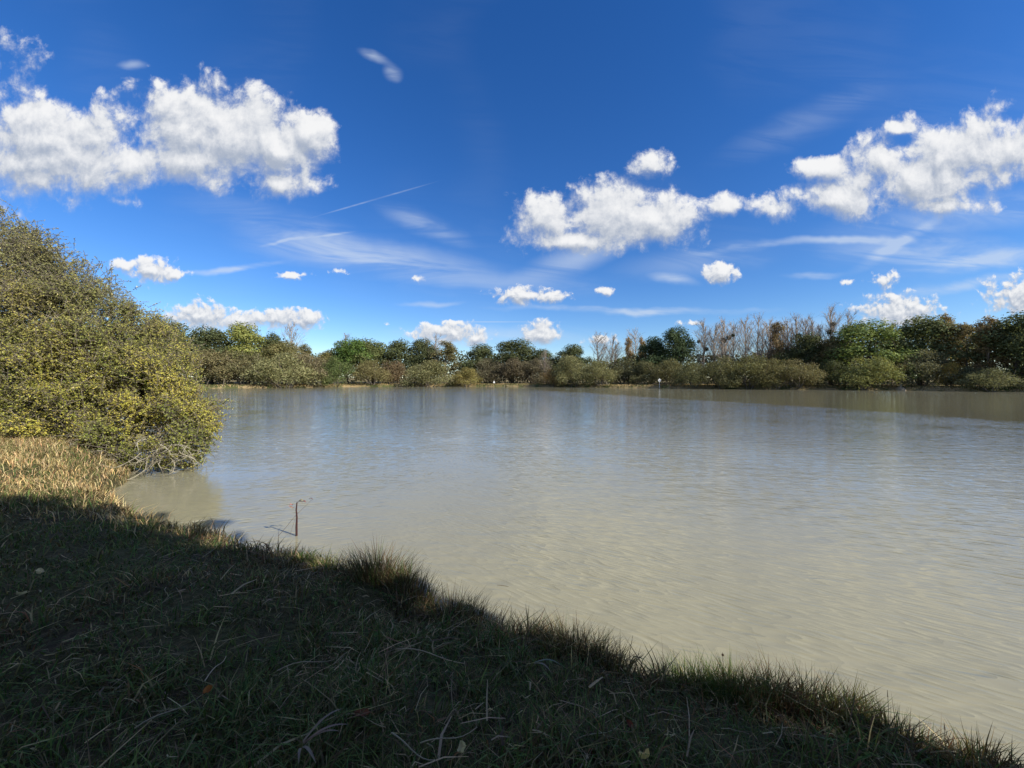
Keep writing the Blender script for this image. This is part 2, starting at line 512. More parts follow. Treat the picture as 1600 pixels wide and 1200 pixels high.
def build_ground():
    rr = np.concatenate([[0.25], np.arange(0.6, 9, 0.09), np.geomspace(9, 55, 45), np.arange(57, 134, 0.5), np.geomspace(136, 3500, 34)])
    aa = np.concatenate([np.arange(-66, 66, 0.36), np.arange(66, 294, 5.0)]) * math.pi / 180
    r, a = np.meshgrid(rr, aa, indexing='ij')
    x, y = r * np.sin(a), r * np.cos(a)
    z = ground_z(x, y)
    V = np.stack([x, y, z], -1).reshape(-1, 3)
    nr, na = r.shape
    i, j = np.meshgrid(np.arange(nr - 1), np.arange(na), indexing='ij')
    k = (j + 1) % na
    F = np.stack([i * na + j, (i + 1) * na + j, (i + 1) * na + k, i * na + k], -1).reshape(-1, 4)[:, ::-1]
    V = np.concatenate([V, [[0, 0, gz(0, 0)]]])
    me = mesh_np('ground', V, F, smooth=True)
    m, N = mat('ground_soil')
    p = N.new('ShaderNodeNewGeometry').outputs['Position']
    n1 = N.noise(p, 1.2, 6, 0.6); n2 = N.noise(p, 22, 5, 0.7)
    soil = N.mix(N.smooth(n2, 0.3, 0.7), (0.035, 0.028, 0.018), (0.10, 0.08, 0.05))
    turf = N.mix(N.smooth(n2, 0.3, 0.7), (0.035, 0.04, 0.015), (0.11, 0.10, 0.05))
    col = N.mix(N.smooth(n1, 0.35, 0.6), soil, turf)
    x_, y_, z_ = N.xyz(p)
    far = N.smooth(y_, 20, 60)
    straw = N.mix(N.smooth(n2, 0.3, 0.7), (0.16, 0.115, 0.055), (0.36, 0.28, 0.15))
    grassf = N.mix(N.smooth(N.noise(p, 0.25, 4, 0.6), 0.45, 0.6), straw, (0.07, 0.08, 0.03))
    col = N.mix(far, col, grassf)
    finish(N, principled(N, col, 0.95, 0.1, bump(N, n2, 0.8, 0.03)).outputs[0])
    o = put('ground', me, m)
    tag(o, 'grassy banks and land around the pond', None, None, 'structure')

build_ground()

def build_water():
    xs = np.linspace(-95, 105, 9); ys = np.linspace(-12, 134, 9)
    x, y = np.meshgrid(xs, ys, indexing='ij')
    V = np.stack([x, y, x * 0], -1).reshape(-1, 3)
    i, j = np.meshgrid(np.arange(8), np.arange(8), indexing='ij')
    F = np.stack([i * 9 + j, (i + 1) * 9 + j, (i + 1) * 9 + j + 1, i * 9 + j + 1], -1).reshape(-1, 4)
    me = mesh_np('water', V, F)
    m, N = mat('turbid_water')
    p = N.new('ShaderNodeNewGeometry').outputs['Position']
    x_, y_, z_ = N.xyz(p)
    warp = N.vmath('SCALE', N.vmath('SUBTRACT', N.noise(p, 1.1, 2, 0.5, 0, 'Color'), (0.5, 0.5, 0.5)), 0.09)
    pw = N.vmath('ADD', p, warp)
    def ripple(ang, lam, stretch, det=2.0, rough=0.45):
        q = N.mapping(N.mapping(pw, rot=(0, 0, R(-ang))), scale=(1 / (lam * stretch), 1 / lam, 1))
        return N.noise(q, 1.0, det, rough, 0.15)
    a = ripple(-28, 0.056, 4.6, 0.0)            # crests lie along the near shore
    b = ripple(18, 0.058, 4.6, 0.0)             # and swing round into the little bay on the left
    side = N.smooth(x_, -3.2, 0.2)
    n = N.new('ShaderNodeMix', data_type='FLOAT')
    N.put(n.inputs[0], side); N.put(n.inputs[2], b); N.put(n.inputs[3], a)
    # wavelets have narrow crests and broad troughs
    rid = N.math('ABSOLUTE', N.math('MULTIPLY_ADD', n.outputs[0], 2.0, -1.0))
    h = N.math('MULTIPLY_ADD', N.math('SUBTRACT', 1.0, N.math('POWER', rid, 0.85)), 0.36, N.math('MULTIPLY', n.outputs[0], 0.30))
    c = ripple(-12, 0.24, 3.0)
    h = N.math('MULTIPLY_ADD', c, 1.25, h)
    # wind does not reach the water along the wooded shore on the right: it lies flatter there
    edge = N.math('ADD', N.math('MULTIPLY_ADD', y_, 0.33, -31.5), x_)
    edge = N.math('ADD', edge, N.math('MULTIPLY', N.math('SUBTRACT', N.noise(p, 0.08, 3, 0.5), 0.5), 6.0))
    calm = N.smooth(edge, -0.6, 0.8)
    bay = N.math('MULTIPLY', N.smooth(x_, -4.3, -5.8), N.smooth(y_, 10.5, 7.5))
    calm = N.math('MAXIMUM', calm, N.math('MULTIPLY', bay, 0.75))
    patch = N.smooth(N.noise(p, 0.35, 3, 0.55), 0.30, 0.62, 0.45, 1.0)
    st = N.math('MULTIPLY', N.math('MULTIPLY', patch, 1.45), N.math('MULTIPLY_ADD', calm, -0.72, 1.0))
    nb = bump(N, h, st, 0.022)
    # longer fetch: the wavelets stand higher out on the open pond
    ng = bump(N, h, N.math('MULTIPLY', st, N.smooth(y_, 6, 70, 0.34, 0.85)), 0.022)
    silt = N.mix(N.smooth(N.noise(p, 0.05, 3, 0.5), 0.35, 0.65), (0.265, 0.252, 0.170), (0.288, 0.274, 0.188))
    d = N.new('ShaderNodeBsdfDiffuse')
    N.put(d.inputs[0], silt)
    N.put(d.inputs['Normal'], nb)
    g = N.new('ShaderNodeBsdfGlossy')
    g.inputs['Roughness'].default_value = 0.05
    N.put(g.inputs['Normal'], ng)
    fr = N.new('ShaderNodeFresnel'); fr.inputs[0].default_value = 1.333
    N.put(fr.inputs['Normal'], bump(N, h, N.math('MULTIPLY', st, 0.20), 0.022))
    mx = N.new('ShaderNodeMixShader')
    N.put(mx.inputs[0], N.math('MINIMUM', N.math('MULTIPLY', fr.outputs[0], 1.42), 0.84)); N.put(mx.inputs[1], d.outputs[0]); N.put(mx.inputs[2], g.outputs[0])
    finish(N, mx.outputs[0])
    o = put('water', me, m)
    tag(o, 'muddy tan pond water ruffled by small ripples', None, None, 'structure')
build_water()

# ------------------------------------------------------------------ tree builders
def crown_mesh(name, lobes, n, size, out=0.6, r=None, shell=0.72, up=0.0, aspect=0.7):
    """leaf sprays through a many-lobed volume; lobes = (x,y,z, rx,ry,rz)"""
    L = np.array(lobes, float)
    w = (L[:, 3] * L[:, 4] * L[:, 5]) ** 0.667
    idx = r.choice(len(L), n, p=w / w.sum())
    d = sph(n, r)
    d[:, 2] = np.where((d[:, 2] < -0.35) & (r.random(n) < 0.6), -d[:, 2], d[:, 2])
    rad = shell + (1.12 - shell) * r.random(n) ** 1.4
    inner = r.random(n) < 0.22
    rad = np.where(inner, rad * r.random(n), rad)
    # clumps: push the radius in and out with a cell pattern on the lobe
    q = d * 3.1 + L[idx, :3]
    rad = rad * (0.80 + 0.36 * fbm(q[:, 0] + q[:, 2], q[:, 1] - q[:, 2] * 0.7, 2, 4))
    C = L[idx, :3] + d * L[idx, 3:] * rad[:, None]
    C[:, 2] = np.maximum(C[:, 2], 0.12)
    nrm = d * out + sph(n, r) * (1 - out) + np.array([[0, 0, up]])
    s = size * (0.55 + 0.9 * r.random(n))
    V, F = leaves(C, nrm, s, aspect, 0.15, None, r)
    return mesh_np(name, V, F)
def limb_paths(base, targets, r0, r, wig=0.06, steps=5):
    out = []
    for t in targets:
        t = np.array(t, float); b = np.array(base, float)
        k = np.linspace(0, 1, steps)[:, None]
        mid = b + (t - b) * k
        mid[:, 2] = b[2] + (t[2] - b[2]) * k[:, 0] ** 0.85
        L = np.linalg.norm(t - b)
        mid[1:-1] += r.normal(size=(steps - 2, 3)) * wig * L
        out.append((mid, np.linspace(r0, r0 * 0.22, steps)))
    return out
def tubes_mesh(name, paths, sides=5):
    B = Bits()
    for p, rad in paths:
        B.add(*tube(p, rad, sides))
    return B.mesh(name, True)

def proto_oak(seed, H=13.0, W=11.0, n=11500, bole=0.16, size=0.30):
    r = np.random.default_rng(seed)
    lobes = []
    lean = r.normal(size=2) * W * .05
    for k in range(30):
        a = r.random() * 2 * math.pi
        h = 0.12 + 0.80 * r.random() ** 0.8
        prof = math.sin(math.pi * min(1, 0.30 + 0.66 * (h - 0.1) / 0.85)) ** 0.9
        rr = W * 0.38 * prof * math.sqrt(r.random() * 0.75 + 0.25) * (0.8 + 0.45 * r.random())
        s = W * (0.075 + 0.11 * r.random() ** 1.5)
        lobes.append((rr * math.cos(a) + lean[0] * h, rr * math.sin(a) + lean[1] * h, H * h, s * 1.1, s * 1.1, s * (1.05 + .4 * r.random())))
    for k in range(4):
        a = r.random() * 6.28
        lobes.append((W * .13 * math.cos(a), W * .13 * math.sin(a), H * (0.78 + .14 * r.random()), W * .12, W * .12, H * .09))
    lobes.append((0, 0, H * 0.52, W * .24, W * .24, H * .24))
    crown = crown_mesh('oak_crown', lobes, n, size, 0.62, r)
    tr = [(np.array([(0, 0, -0.4), (0.05 * W * r.normal() * .3, 0, H * .15), (0, 0.02 * W, H * .4), (0, 0, H * .75)]), np.array([0.034, .026, .018, .006]) * H)]
    tr += limb_paths((0, 0, H * bole), [l[:3] for l in lobes[:11]], 0.011 * H, r)
    return crown, tubes_mesh('oak_trunk', tr)
def proto_willow(seed, H=6.5, W=9.0, n=12000, size=0.21):
    r = np.random.default_rng(seed)
    lobes = []
    for k in range(34):
        a = r.random() * 2 * math.pi
        q = math.sqrt(r.random())
        rr = W * 0.40 * q
        top = H * (0.80 * math.sqrt(max(0.05, 1 - (q * 0.98) ** 2)))
        h = top * (0.18 + 0.82 * r.random() ** 0.6)
        s = W * (0.085 + 0.075 * r.random())
        lobes.append((rr * math.cos(a), rr * math.sin(a), max(h, s * .35), s * 1.1, s * 1.1, s))
    lobes.append((0, 0, H * .42, W * .3, W * .3, H * .32))
    crown = crown_mesh('willow_crown', lobes, n, size, 0.5, r, 0.68, aspect=0.5)
    st = []
    for k in range(9):
        a = k * 2 * math.pi / 9 + r.random() * .5
        q = W * (0.2 + 0.22 * r.random())
        st += limb_paths((0.25 * math.cos(a), 0.25 * math.sin(a), -0.3), [(q * math.cos(a), q * math.sin(a), H * (0.35 + 0.45 * r.random()))], 0.075, r, 0.07)
    return crown, tubes_mesh('willow_stems', st)
def proto_birch(seed, H=15.0, W=7.0, n=7000, size=0.24):
    r = np.random.default_rng(seed)
    lobes = []
    for k in range(26):
        h = 0.22 + 0.76 * k / 26
        a = r.random() * 2 * math.pi
        rr = W * 0.36 * (1.05 - h) ** 0.55 * (0.5 + 0.6 * r.random())
        s = W * (0.10 + 0.06 * r.random())
        lobes.append((rr * math.cos(a), rr * math.sin(a), H * h, s, s, s * 1.5))
    crown = crown_mesh('birch_crown', lobes, n, size, 0.45, r, 0.45)
    tr = [(np.array([(0, 0, -0.4), (.15, .05, H * .3), (-.1, .1, H * .6), (0, 0, H * .98)]), np.array([.013, .010, .006, .0015]) * H)]
    for l in lobes:
        b = (0, 0, max(0.15 * H, l[2] - 0.13 * H))
        tr += limb_paths(b, [l[:3]], 0.0042 * H, r, 0.05, 4)
    return crown, tubes_mesh('birch_trunk', tr, 4)
def proto_bare(seed, H=17.0, W=6.0, stems=1, spread=0.40):
    """leafless upright poplar: trunk, ascending limbs, twigs"""
    r = np.random.default_rng(seed)
    trunk, limbs = [], Bits()
    for sidx in range(stems):
        ox, oy = (r.normal(size=2) * W * .16) if stems > 1 else (0, 0)
        h = H * (1 if sidx == 0 else 0.72 + 0.25 * r.random())
        p = np.array([(ox * .4, oy * .4, -0.4), (ox * .8, oy * .8, h * .3), (ox + r.normal() * .2, oy, h * .65), (ox + r.normal() * .3, oy, h)])
        trunk.append((p, np.array([.0125, .009, .0055, .0012]) * h))
        nl = 36 if stems == 1 else 20
        for k in range(nl):
            t = 0.16 + 0.78 * (k + r.random()) / nl
            b = np.array([np.interp(t, [0, .3, .65, 1], p[:, c]) for c in range(3)]); b[2] = h * t
            a = r.random() * 2 * math.pi
            ln = h * (0.40 * (1.08 - t) + 0.06) * (0.7 + 0.5 * r.random())
            dr = np.array([math.cos(a) * spread, math.sin(a) * spread, 0.9]); dr = dr / np.linalg.norm(dr)
            pts = [b]
            for q in range(4):
                dr = unit((dr + r.normal(size=3) * .10 + np.array([0, 0, .10]))[None])[0]
                pts.append(pts[-1] + dr * ln / 4)
            pts = np.array(pts)
            limbs.add(*tube(pts, np.linspace(.0036 * h, .0012 * h, 5), 3))
            nt = 14
            tt = r.random(nt) * 3.6 + .3
            bb = np.stack([np.interp(tt, range(5), pts[:, c]) for c in range(3)], 1)
            dd = unit(dr[None] * 0.75 + r.normal(size=(nt, 3)) * .42 + np.array([[0, 0, .35]]))
            l2 = ln * (0.18 + 0.30 * r.random(nt))[:, None]
            e = bb + dd * l2
            limbs.add(*rods(bb, e, .0010 * h, .0005 * h))
            e2 = bb + dd * l2 * .5 + unit(dd + r.normal(size=(nt, 3)) * .5) * l2 * .55
            limbs.add(*rods(bb + dd * l2 * .4, e2, .0008 * h, .0004 * h))
    return limbs.mesh('bare_branches'), tubes_mesh('bare_trunk', trunk)

OAK = [proto_oak(s) for s in (1, 2, 3, 4)]
WIL = [proto_willow(s) for s in (21, 22, 23, 24, 25)]
BIR = [proto_birch(s) for s in (31, 32, 33)]
BARE = [proto_bare(41), proto_bare(42, W=7), proto_bare(43, stems=3), proto_bare(44, spread=0.55)]
for c, t in OAK: c.materials.append(M_LEAF); t.materials.append(M_DARKBARK)
for c, t in WIL: c.materials.append(M_LEAF); t.materials.append(M_BARK)
for c, t in BIR: c.materials.append(M_LEAF); t.materials.append(M_TWIG)
for c, t in BARE: c.materials.append(M_TWIG); t.materials.append(M_TWIG)
KINDS = {'oak': (OAK, 13.0, 11.0, 'broadleaf_tree', 'tree'), 'wil': (WIL, 6.1, 9.0, 'willow_bush', 'bush'),
         'bir': (BIR, 15.3, 7.0, 'birch_tree', 'tree'), 'bare': (BARE, 17.0, 6.0, 'bare_tree', 'tree')}
DG, MG, YG, OL, GG, BR, GO = (.070,.082,.036), (.095,.110,.040), (.165,.178,.052), (.145,.135,.055), (.172,.170,.080), (.145,.110,.062), (.24,.17,.055)
SHORE_U = [(-.783, 92.5), (-.64, 97), (-.5, 109), (-.33, 119), (-.08, 120), (.17, 109), (.41, 92.5), (.58, 86), (.77, 80), (1.0, 75), (1.2, 68), (1.33, 63), (1.6, 55)]
# one row a tree: kind, bearing (x/y), metres behind the waterline, height, width, leaf colour, label
FAR_TREES = [
 # -- left, behind the big willow
 ('oak', -.885, 14, 17.3, 14.9, DG, 'dark broadleaf tree showing just above the big willow on the near left'),
 ('oak', -.782, 13, 14.8, 13.8, DG, 'dark green tree left of the pale yellow-green dome on the far left bank'),
 ('oak', -.686, 14, 16.5, 14.9, YG, 'pale yellow-green domed tree, tallest crown on the far left bank'),
 ('oak', -.622, 17, 14.5, 9.2, DG, 'narrow dark tree just right of the yellow-green domed tree'),
 ('bare', -.573, 22, 19.0, 8, BR, 'thin bare poplar stems rising alone above the far left bushes'),
 ('oak', -.592, 8, 11.7, 12.6, OL, 'brownish olive tree under the thin bare poplar stems'),
 ('bir', -.538, 10, 12.2, 7, OL, 'thin olive tree right of the lone bare poplar'),
 ('oak', -.490, 14, 10.0, 10.3, OL, 'low olive tree in the dip of the far left treeline'),
 ('oak', -.432, 12, 13.8, 15.0, (0.084,0.133,0.034), 'fresh green tree right of the dip in the far left treeline'),
 ('bare', -.434, 20, 16.5, 6, BR, 'bare crown poking out above the fresh green tree'),
 ('oak', -.360, 14, 14.3, 16.4, MG, 'mid green tree right of the fresh green tree on the far bank'),
 ('oak', -.295, 16, 14.5, 15.0, DG, 'dark tree with pale stems left of the light olive crown'),
 ('oak', -.235, 17, 15.3, 12.0, DG, 'narrow dark tree touching the light olive crown on its left'),
 ('bir', -.172, 12, 14.5, 14, (0.161,0.147,0.070), 'wide light olive tree with feathery twigs, left of the far bank middle'),
 ('bare', -.205, 18, 17.5, 7, BR, 'feathery bare tree rising behind the light olive crown'),
 ('oak', -.085, 18, 13.3, 16.4, DG, 'lower dark tree just left of the highest dark dome in the middle'),
 ('oak', .000, 22, 15.1, 20.9, DG, 'broad dark dome of trees at the middle of the far bank'),
 ('oak', .080, 20, 11.2, 13.4, DG, 'low dark tree just right of the middle dark dome'),
 ('bare', .085, 9, 10.5, 4, BR, 'small pale bare tree in front of the low dark trees at the middle'),
 ('oak', .152, 20, 12.4, 16.4, DG, 'dark tree left of the grey bare poplars near the middle'),
 ('bare', .225, 24, 16.6, 8, BR, 'left one of the two grey bare poplars right of the middle'),
 ('bare', .260, 24, 15.2, 8, BR, 'right one of the two grey bare poplars right of the middle'),
 ('bir', .302, 20, 14.8, 4.2, (0.238,0.168,0.077), 'narrow yellow-brown poplar left of the dark conifer-like trees'),
 ('bir', .338, 20, 14.2, 4.2, (0.238,0.168,0.077), 'second narrow yellow-brown poplar, touching the dark conifer-like trees'),
 ('bare', .318, 27, 17.4, 7, BR, 'bare poplar behind the narrow yellow-brown poplars'),
 ('oak', .362, 14, 12.8, 12.6, (0.046,0.066,0.030), 'very dark tree sloping down left behind the round white sign'),
 ('oak', .425, 13, 15.1, 11.5, (0.046,0.066,0.030), 'very dark peaked tree standing left of the row of bare poplars'),
 ('bare', .497, 13, 16.6, 7, BR, 'first bare poplar right of the very dark peaked tree'),
 ('bare', .556, 13, 17.2, 7.5, BR, 'second bare poplar right of the very dark peaked tree'),
 ('bare', .605, 16, 17.2, 6, BR, 'third bare poplar in the row on the right far bank'),
 ('bare', .645, 12, 17.2, 7, BR, 'fourth bare poplar in the row on the right far bank'),
 ('bir', .688, 12, 15.8, 6, (0.154,0.119,0.063), 'brown-leaved poplar among the bare poplars on the right far bank'),
 ('bare', .735, 13, 17.2, 7.5, BR, 'tall bare poplar just right of the brown-leaved one'),
 ('bare', .790, 15, 16.0, 6, BR, 'thinner bare poplar left of the ball-studded pair'),
 ('bare', .826, 12, 18.2, 7, BR, 'tallest bare tree, studded with dark mistletoe balls, right far bank'),
 ('bare', .862, 12, 17.2, 6, BR, 'bare tree with mistletoe standing right against the tallest one'),
 ('oak', .765, 9, 11.4, 10.3, DG, 'dark tree below the tall bare poplars on the right far bank'),
 ('oak', .828, 9, 10.5, 10.3, (0.119,0.105,0.048), 'brown-tinged tree below the tallest bare tree'),
 ('oak', .932, 6, 13.5, 16.1, (0.084,0.109,0.034), 'big rounded green tree leaning over the right far bank'),
 ('bir', .988, 12, 14.0, 5, OL, 'thin tree showing above the right shoulder of the big green tree'),
 ('oak', 1.065, 9, 13.9, 14.9, DG, 'broad dark green tree right of the big rounded green tree'),
 ('bir', 1.130, 8, 14.8, 8, (0.140,0.112,0.056), 'taller brown-olive birch near the right edge'),
 ('bir', 1.180, 7, 12.6, 7, (0.133,0.112,0.056), 'short brown-olive birch between the two taller ones at right'),
 ('bir', 1.240, 6, 13.4, 7, (0.147,0.112,0.056), 'rounded brown-olive birch closest to the right edge'),
 ('oak', 1.315, 6, 12.6, 12.6, DG, 'dark green tree cut by the right edge of the picture'),
 ('oak', 1.420, 6, 11.5, 13.8, DG, 'dark tree mostly beyond the right edge of the picture'),
 ('bare', .525, 18, 16.0, 7, BR, 'bare poplar filling the gap between the first two of the right row'),
 ('bare', .575, 20, 16.4, 7, BR, 'bare poplar set back right of the second one in the right row'),
 ('bare', .668, 18, 16.6, 7, BR, 'bare poplar set back left of the brown-leaved one'),
 ('bare', .712, 17, 16.8, 7, BR, 'bare poplar set back right of the brown-leaved one'),
 ('bare', .762, 18, 16.8, 7, BR, 'bare poplar set back right of the tall one by the brown-leaved one'),
 # -- bushes along the water
 ('wil', -.752, 7.0, 9.9, 15.9, (0.147,0.129,0.063), 'wide brown-olive bush behind the straw-coloured strip of far left bank'),
 ('wil', -.695, 6.0, 9.5, 14.6, (0.133,0.126,0.063), 'olive bush left of the dark gap on the far left bank'),
 ('wil', -.585, 0.2, 10.3, 18.3, GG, 'large grey-green willow with dead pale boughs dipping into the water at far left'),
 ('wil', -.530, 3.0, 9.2, 13.4, (0.140,0.123,0.070), 'brownish willow directly behind the one with dead pale boughs'),
 ('wil', -.455, 0.2, 8.4, 11.0, (0.098,0.126,0.045), 'rounded green bush at the water, right of the dead pale boughs'),
 ('wil', -.362, 0.2, 8.1, 12.2, (0.154,0.137,0.062), 'tan-olive rounded bush by the water left of the bare straw bank'),
 ('wil', -.318, 8.0, 8.4, 12.2, BR, 'low brown bush set back behind the straw bank at left of middle'),
 ('wil', -.216, 0.2, 8.6, 17.1, GG, 'broad grey-green willow at the water, left of the white marker'),
 ('wil', -.118, 0.2, 6.2, 9.8, (0.168,0.147,0.053), 'low yellow-olive bush closest to the white marker'),
 ('wil', -.055, 12.0, 9.2, 14.6, (0.119,0.109,0.067), 'dull brown-grey scrub directly behind the white marker'),
 ('wil', .000, 12.0, 9.0, 14.6, (0.126,0.106,0.067), 'dull brown scrub at the very middle, set back from the bank'),
 ('wil', .055, 12.0, 8.4, 13.4, (0.119,0.106,0.067), 'dull grey scrub right of the middle, set back from the bank'),
 ('wil', .103, 0.2, 5.5, 7.3, (0.210,0.147,0.063), 'small orange-tan bush at the water right of the middle'),
 ('wil', .158, 0.2, 9.5, 12.2, GG, 'rounded grey-green willow right of the small orange-tan bush'),
 ('wil', .230, 0.2, 7.3, 10.4, GG, 'grey-green willow with pale boughs at its foot, left of the cut bank'),
 ('wil', .290, 8.0, 7.3, 11.0, (0.112,0.112,0.056), 'low olive bush set back behind the cut bank'),
 ('wil', .345, 7.0, 6.5, 9.8, (0.119,0.119,0.059), 'low bush set back left of the round white sign'),
 ('wil', .400, 6.0, 6.9, 9.8, (0.123,0.119,0.056), 'low bush set back directly behind the round white sign'),
 ('wil', .475, 0.2, 6.2, 9.8, (0.109,0.112,0.053), 'first waterside willow right of the round white sign'),
 ('wil', .542, 0.2, 7.3, 9.8, (0.119,0.119,0.056), 'second waterside willow right of the round white sign'),
 ('wil', .615, 0.2, 8.1, 11.0, (0.129,0.129,0.056), 'highest waterside willow below the bare poplars'),
 ('wil', .685, 0.2, 7.0, 9.8, (0.129,0.123,0.056), 'willow right of the highest waterside willow'),
 ('wil', .738, 0.2, 6.3, 9.8, (0.133,0.123,0.062), 'last willow of the waterside row, its boughs in the water'),
 ('wil', .848, 3.0, 5.9, 9.8, DG, 'dark low bush in the shade left of the big green tree'),
 ('wil', .915, 0.2, 6.9, 11.0, (0.112,0.119,0.045), 'olive bush at the foot of the big rounded green tree'),
 ('wil', 1.065, 3.0, 7.4, 9.8, (0.105,0.105,0.059), 'grey-olive bush right of the pale leaning trunk'),
 ('wil', 1.136, 3.0, 5.0, 4.9, (0.224,0.168,0.049), 'small yellow-orange bush in the shade at right'),
 ('wil', 1.185, 3.0, 4.0, 7.3, (0.084,0.087,0.045), 'low dark bush between the yellow-orange and the round bush at right'),
 ('wil', 1.250, 0.2, 4.3, 8.1, (0.105,0.109,0.056), 'round grey-green bush standing in the water near the right edge'),
]
def place_tree(kind, x, y, H, W, col, label, i, group):
    protos, h0, w0, name, cat = KINDS[kind]
    r = random.Random(i * 13 + 5)
    c, t = protos[r.randrange(len(protos))]
    root = empty(name, (x, y, gz(x, y)), r.random() * 6.28, (W / w0 * 1.12, W / w0 * 1.12, H / h0))
    tag(root, label, cat, group)
    cr = put('branches' if kind == 'bare' else 'crown', c, None, root)
    k = 0.88 + 0.24 * r.random()
    k *= 1.38 * (1.3 if x > 70 else 1.0)
    cr.color = (col[0] * k, col[1] * k, col[2] * k, 1)
    put('stems' if kind == 'wil' else 'trunk', t, None, root)
    return root
us = [u for u, _ in SHORE_U]; ds = [d for _, d in SHORE_U]
FAR = {}
for i, (kind, u, back, H, W, col, label) in enumerate(FAR_TREES):
    y = float(np.interp(u, us, ds)) + back
    x = u * y
    FAR[label] = place_tree(kind, x, y, H, W, col, label, i, {'oak': 'broadleaf trees on the far bank', 'bir': 'thin-crowned trees on the far bank', 'bare': 'bare trees on the far bank', 'wil': 'bushes along the far bank'}[kind])

# mistletoe balls hang in the bare trees
def build_mistletoe():
    r = np.random.default_rng(5)
    d = sph(500, r)
    C = d * (0.25 + 0.75 * r.random((500, 1)) ** 0.5) * 0.5
    V, F = leaves(C, d + sph(500, r), 0.16, 0.5, 0.1, None, r)
    me = mesh_np('mistletoe', V, F)
    me.materials.append(M_LEAF)
    spots = [('tallest bare tree, studded with dark mistletoe balls, right far bank', 'in the tallest bare tree', [(.55, .9, 'right side ball halfway up'), (.68, -.7, 'left upper ball'), (.47, -1.2, 'leftmost low ball'), (.60, .1, 'ball against the trunk'), (.78, .5, 'topmost ball'), (.52, 1.7, 'rightmost ball'), (.40, .7, 'lowest ball')]),
             ('bare tree with mistletoe standing right against the tallest one', 'in the bare tree right of the tallest', [(.60, .5, 'middle ball'), (.74, -.4, 'topmost ball'), (.50, 1.1, 'lowest ball')]),
             ('first bare poplar right of the very dark peaked tree', 'in the first bare poplar of the right row', [(.68, -1.4, 'upper left ball'), (.56, .4, 'lower ball')]),
             ('second bare poplar right of the very dark peaked tree', 'in the second bare poplar of the right row', [(.74, 1.6, 'rightmost ball'), (.70, .2, 'middle ball'), (.66, -.8, 'leftmost ball')]),
             ('tall bare poplar just right of the brown-leaved one', 'in the bare poplar right of the brown-leaved one', [(.70, .8, 'lone ball')])]
    for lab, where, ps in spots:
        t = FAR[lab]
        for k, (h, off, which) in enumerate(ps):
            o = put('mistletoe', me, None, None, (t.location.x + off, t.location.y - 0.3 - 0.5 * (k % 2), t.location.z + h * 17 * t.scale[2]), (k, k * 2.1, 0), (1 + .25 * (k % 3),) * 3)
            o.color = (.035, .045, .016, 1)
            tag(o, which + ' of dark mistletoe ' + where, 'mistletoe', 'mistletoe balls in the bare trees')
build_mistletoe()

# far wood behind the waterside trees, one mass of leaves
def build_woodland():
    r = np.random.default_rng(77)
    n = 80000
    u = r.uniform(-1.25, 1.9, n)
    back = r.uniform(15, 34, n)
    y = np.interp(u, us, ds) + back
    x = u * y
    prof = [(-1.3, 500), (-.85, 515), (-.7, 516), (-.6, 530), (-.5, 552), (-.45, 535), (-.3, 536), (-.2, 540), (-.1, 549), (0, 545), (.08, 556), (.15, 553), (.25, 562), (.35, 545), (.42, 530), (.5, 552), (.6, 552), (.75, 537), (.85, 537), (.93, 515), (1.05, 512), (1.2, 505), (1.33, 502), (1.9, 500)]
    top = (594 - np.interp(u, [p[0] for p in prof], [p[1] for p in prof])) / 601 * y + .6
    top = top * (0.74 + 0.42 * fbm(x * .22, y * .22, 3, 8))
    z = 0.8 + top * r.random(n) ** 0.75
    C = np.stack([x, y, z], 1)
    nr = sph(n, r) * .6 + np.array([[.2, -.5, .5]])
    V, F = leaves(C, nr, 0.62 * (0.5 + .9 * r.random(n)), .8, .15, None, r)
    o = put('distant_woodland', mesh_np('distant_woodland', V, F), M_LEAF)
    o.color = (.088, .100, .044, 1)
    tag(o, 'dark woodland seen between the trunks of the far bank', 'woodland', None, 'stuff')
build_woodland()

# ------------------------------------------------------------------ trees behind the viewer: their shade lies over the near bank
def shade_spot(t, n):
    """t metres toward the sun from the viewer, n metres toward the water"""
    a = R(SUN_AZ)
    return t * math.sin(a) - n * math.cos(a), t * math.cos(a) + n * math.sin(a)
def proto_shade(H=13.0, W=11.0):
    """dense full crown for the oaks behind the viewer"""
    r = np.random.default_rng(9)
    lobes = [(0, 0, H * .58, W * .36, W * .36, H * .34), (0, 0, H * .40, W * .36, W * .36, H * .22)]
    for k in range(22):
        d = sph(1, r)[0]
        lobes.append((d[0] * W * .32, d[1] * W * .32, H * (.56 + .30 * d[2]), W * .13, W * .13, W * .13))
    tr = [(np.array([(0, 0, -0.4), (.1, 0, H * .2), (0, .1, H * .45), (0, 0, H * .8)]), np.array([0.034, .026, .018, .006]) * H)]
    tr += limb_paths((0, 0, H * .16), [l[:3] for l in lobes[2:12]], 0.011 * H, r)
    return crown_mesh('oak_crown', lobes, 22000, .42, 0.5, r, 0.4), tubes_mesh('oak_trunk', tr)
SHADE_PROTO = proto_shade()
SHADE_PROTO[0].materials.append(M_LEAF); SHADE_PROTO[1].materials.append(M_DARKBARK)
KINDS['shade'] = ([SHADE_PROTO], 13.0, 11.0, 'broadleaf_tree', 'tree')
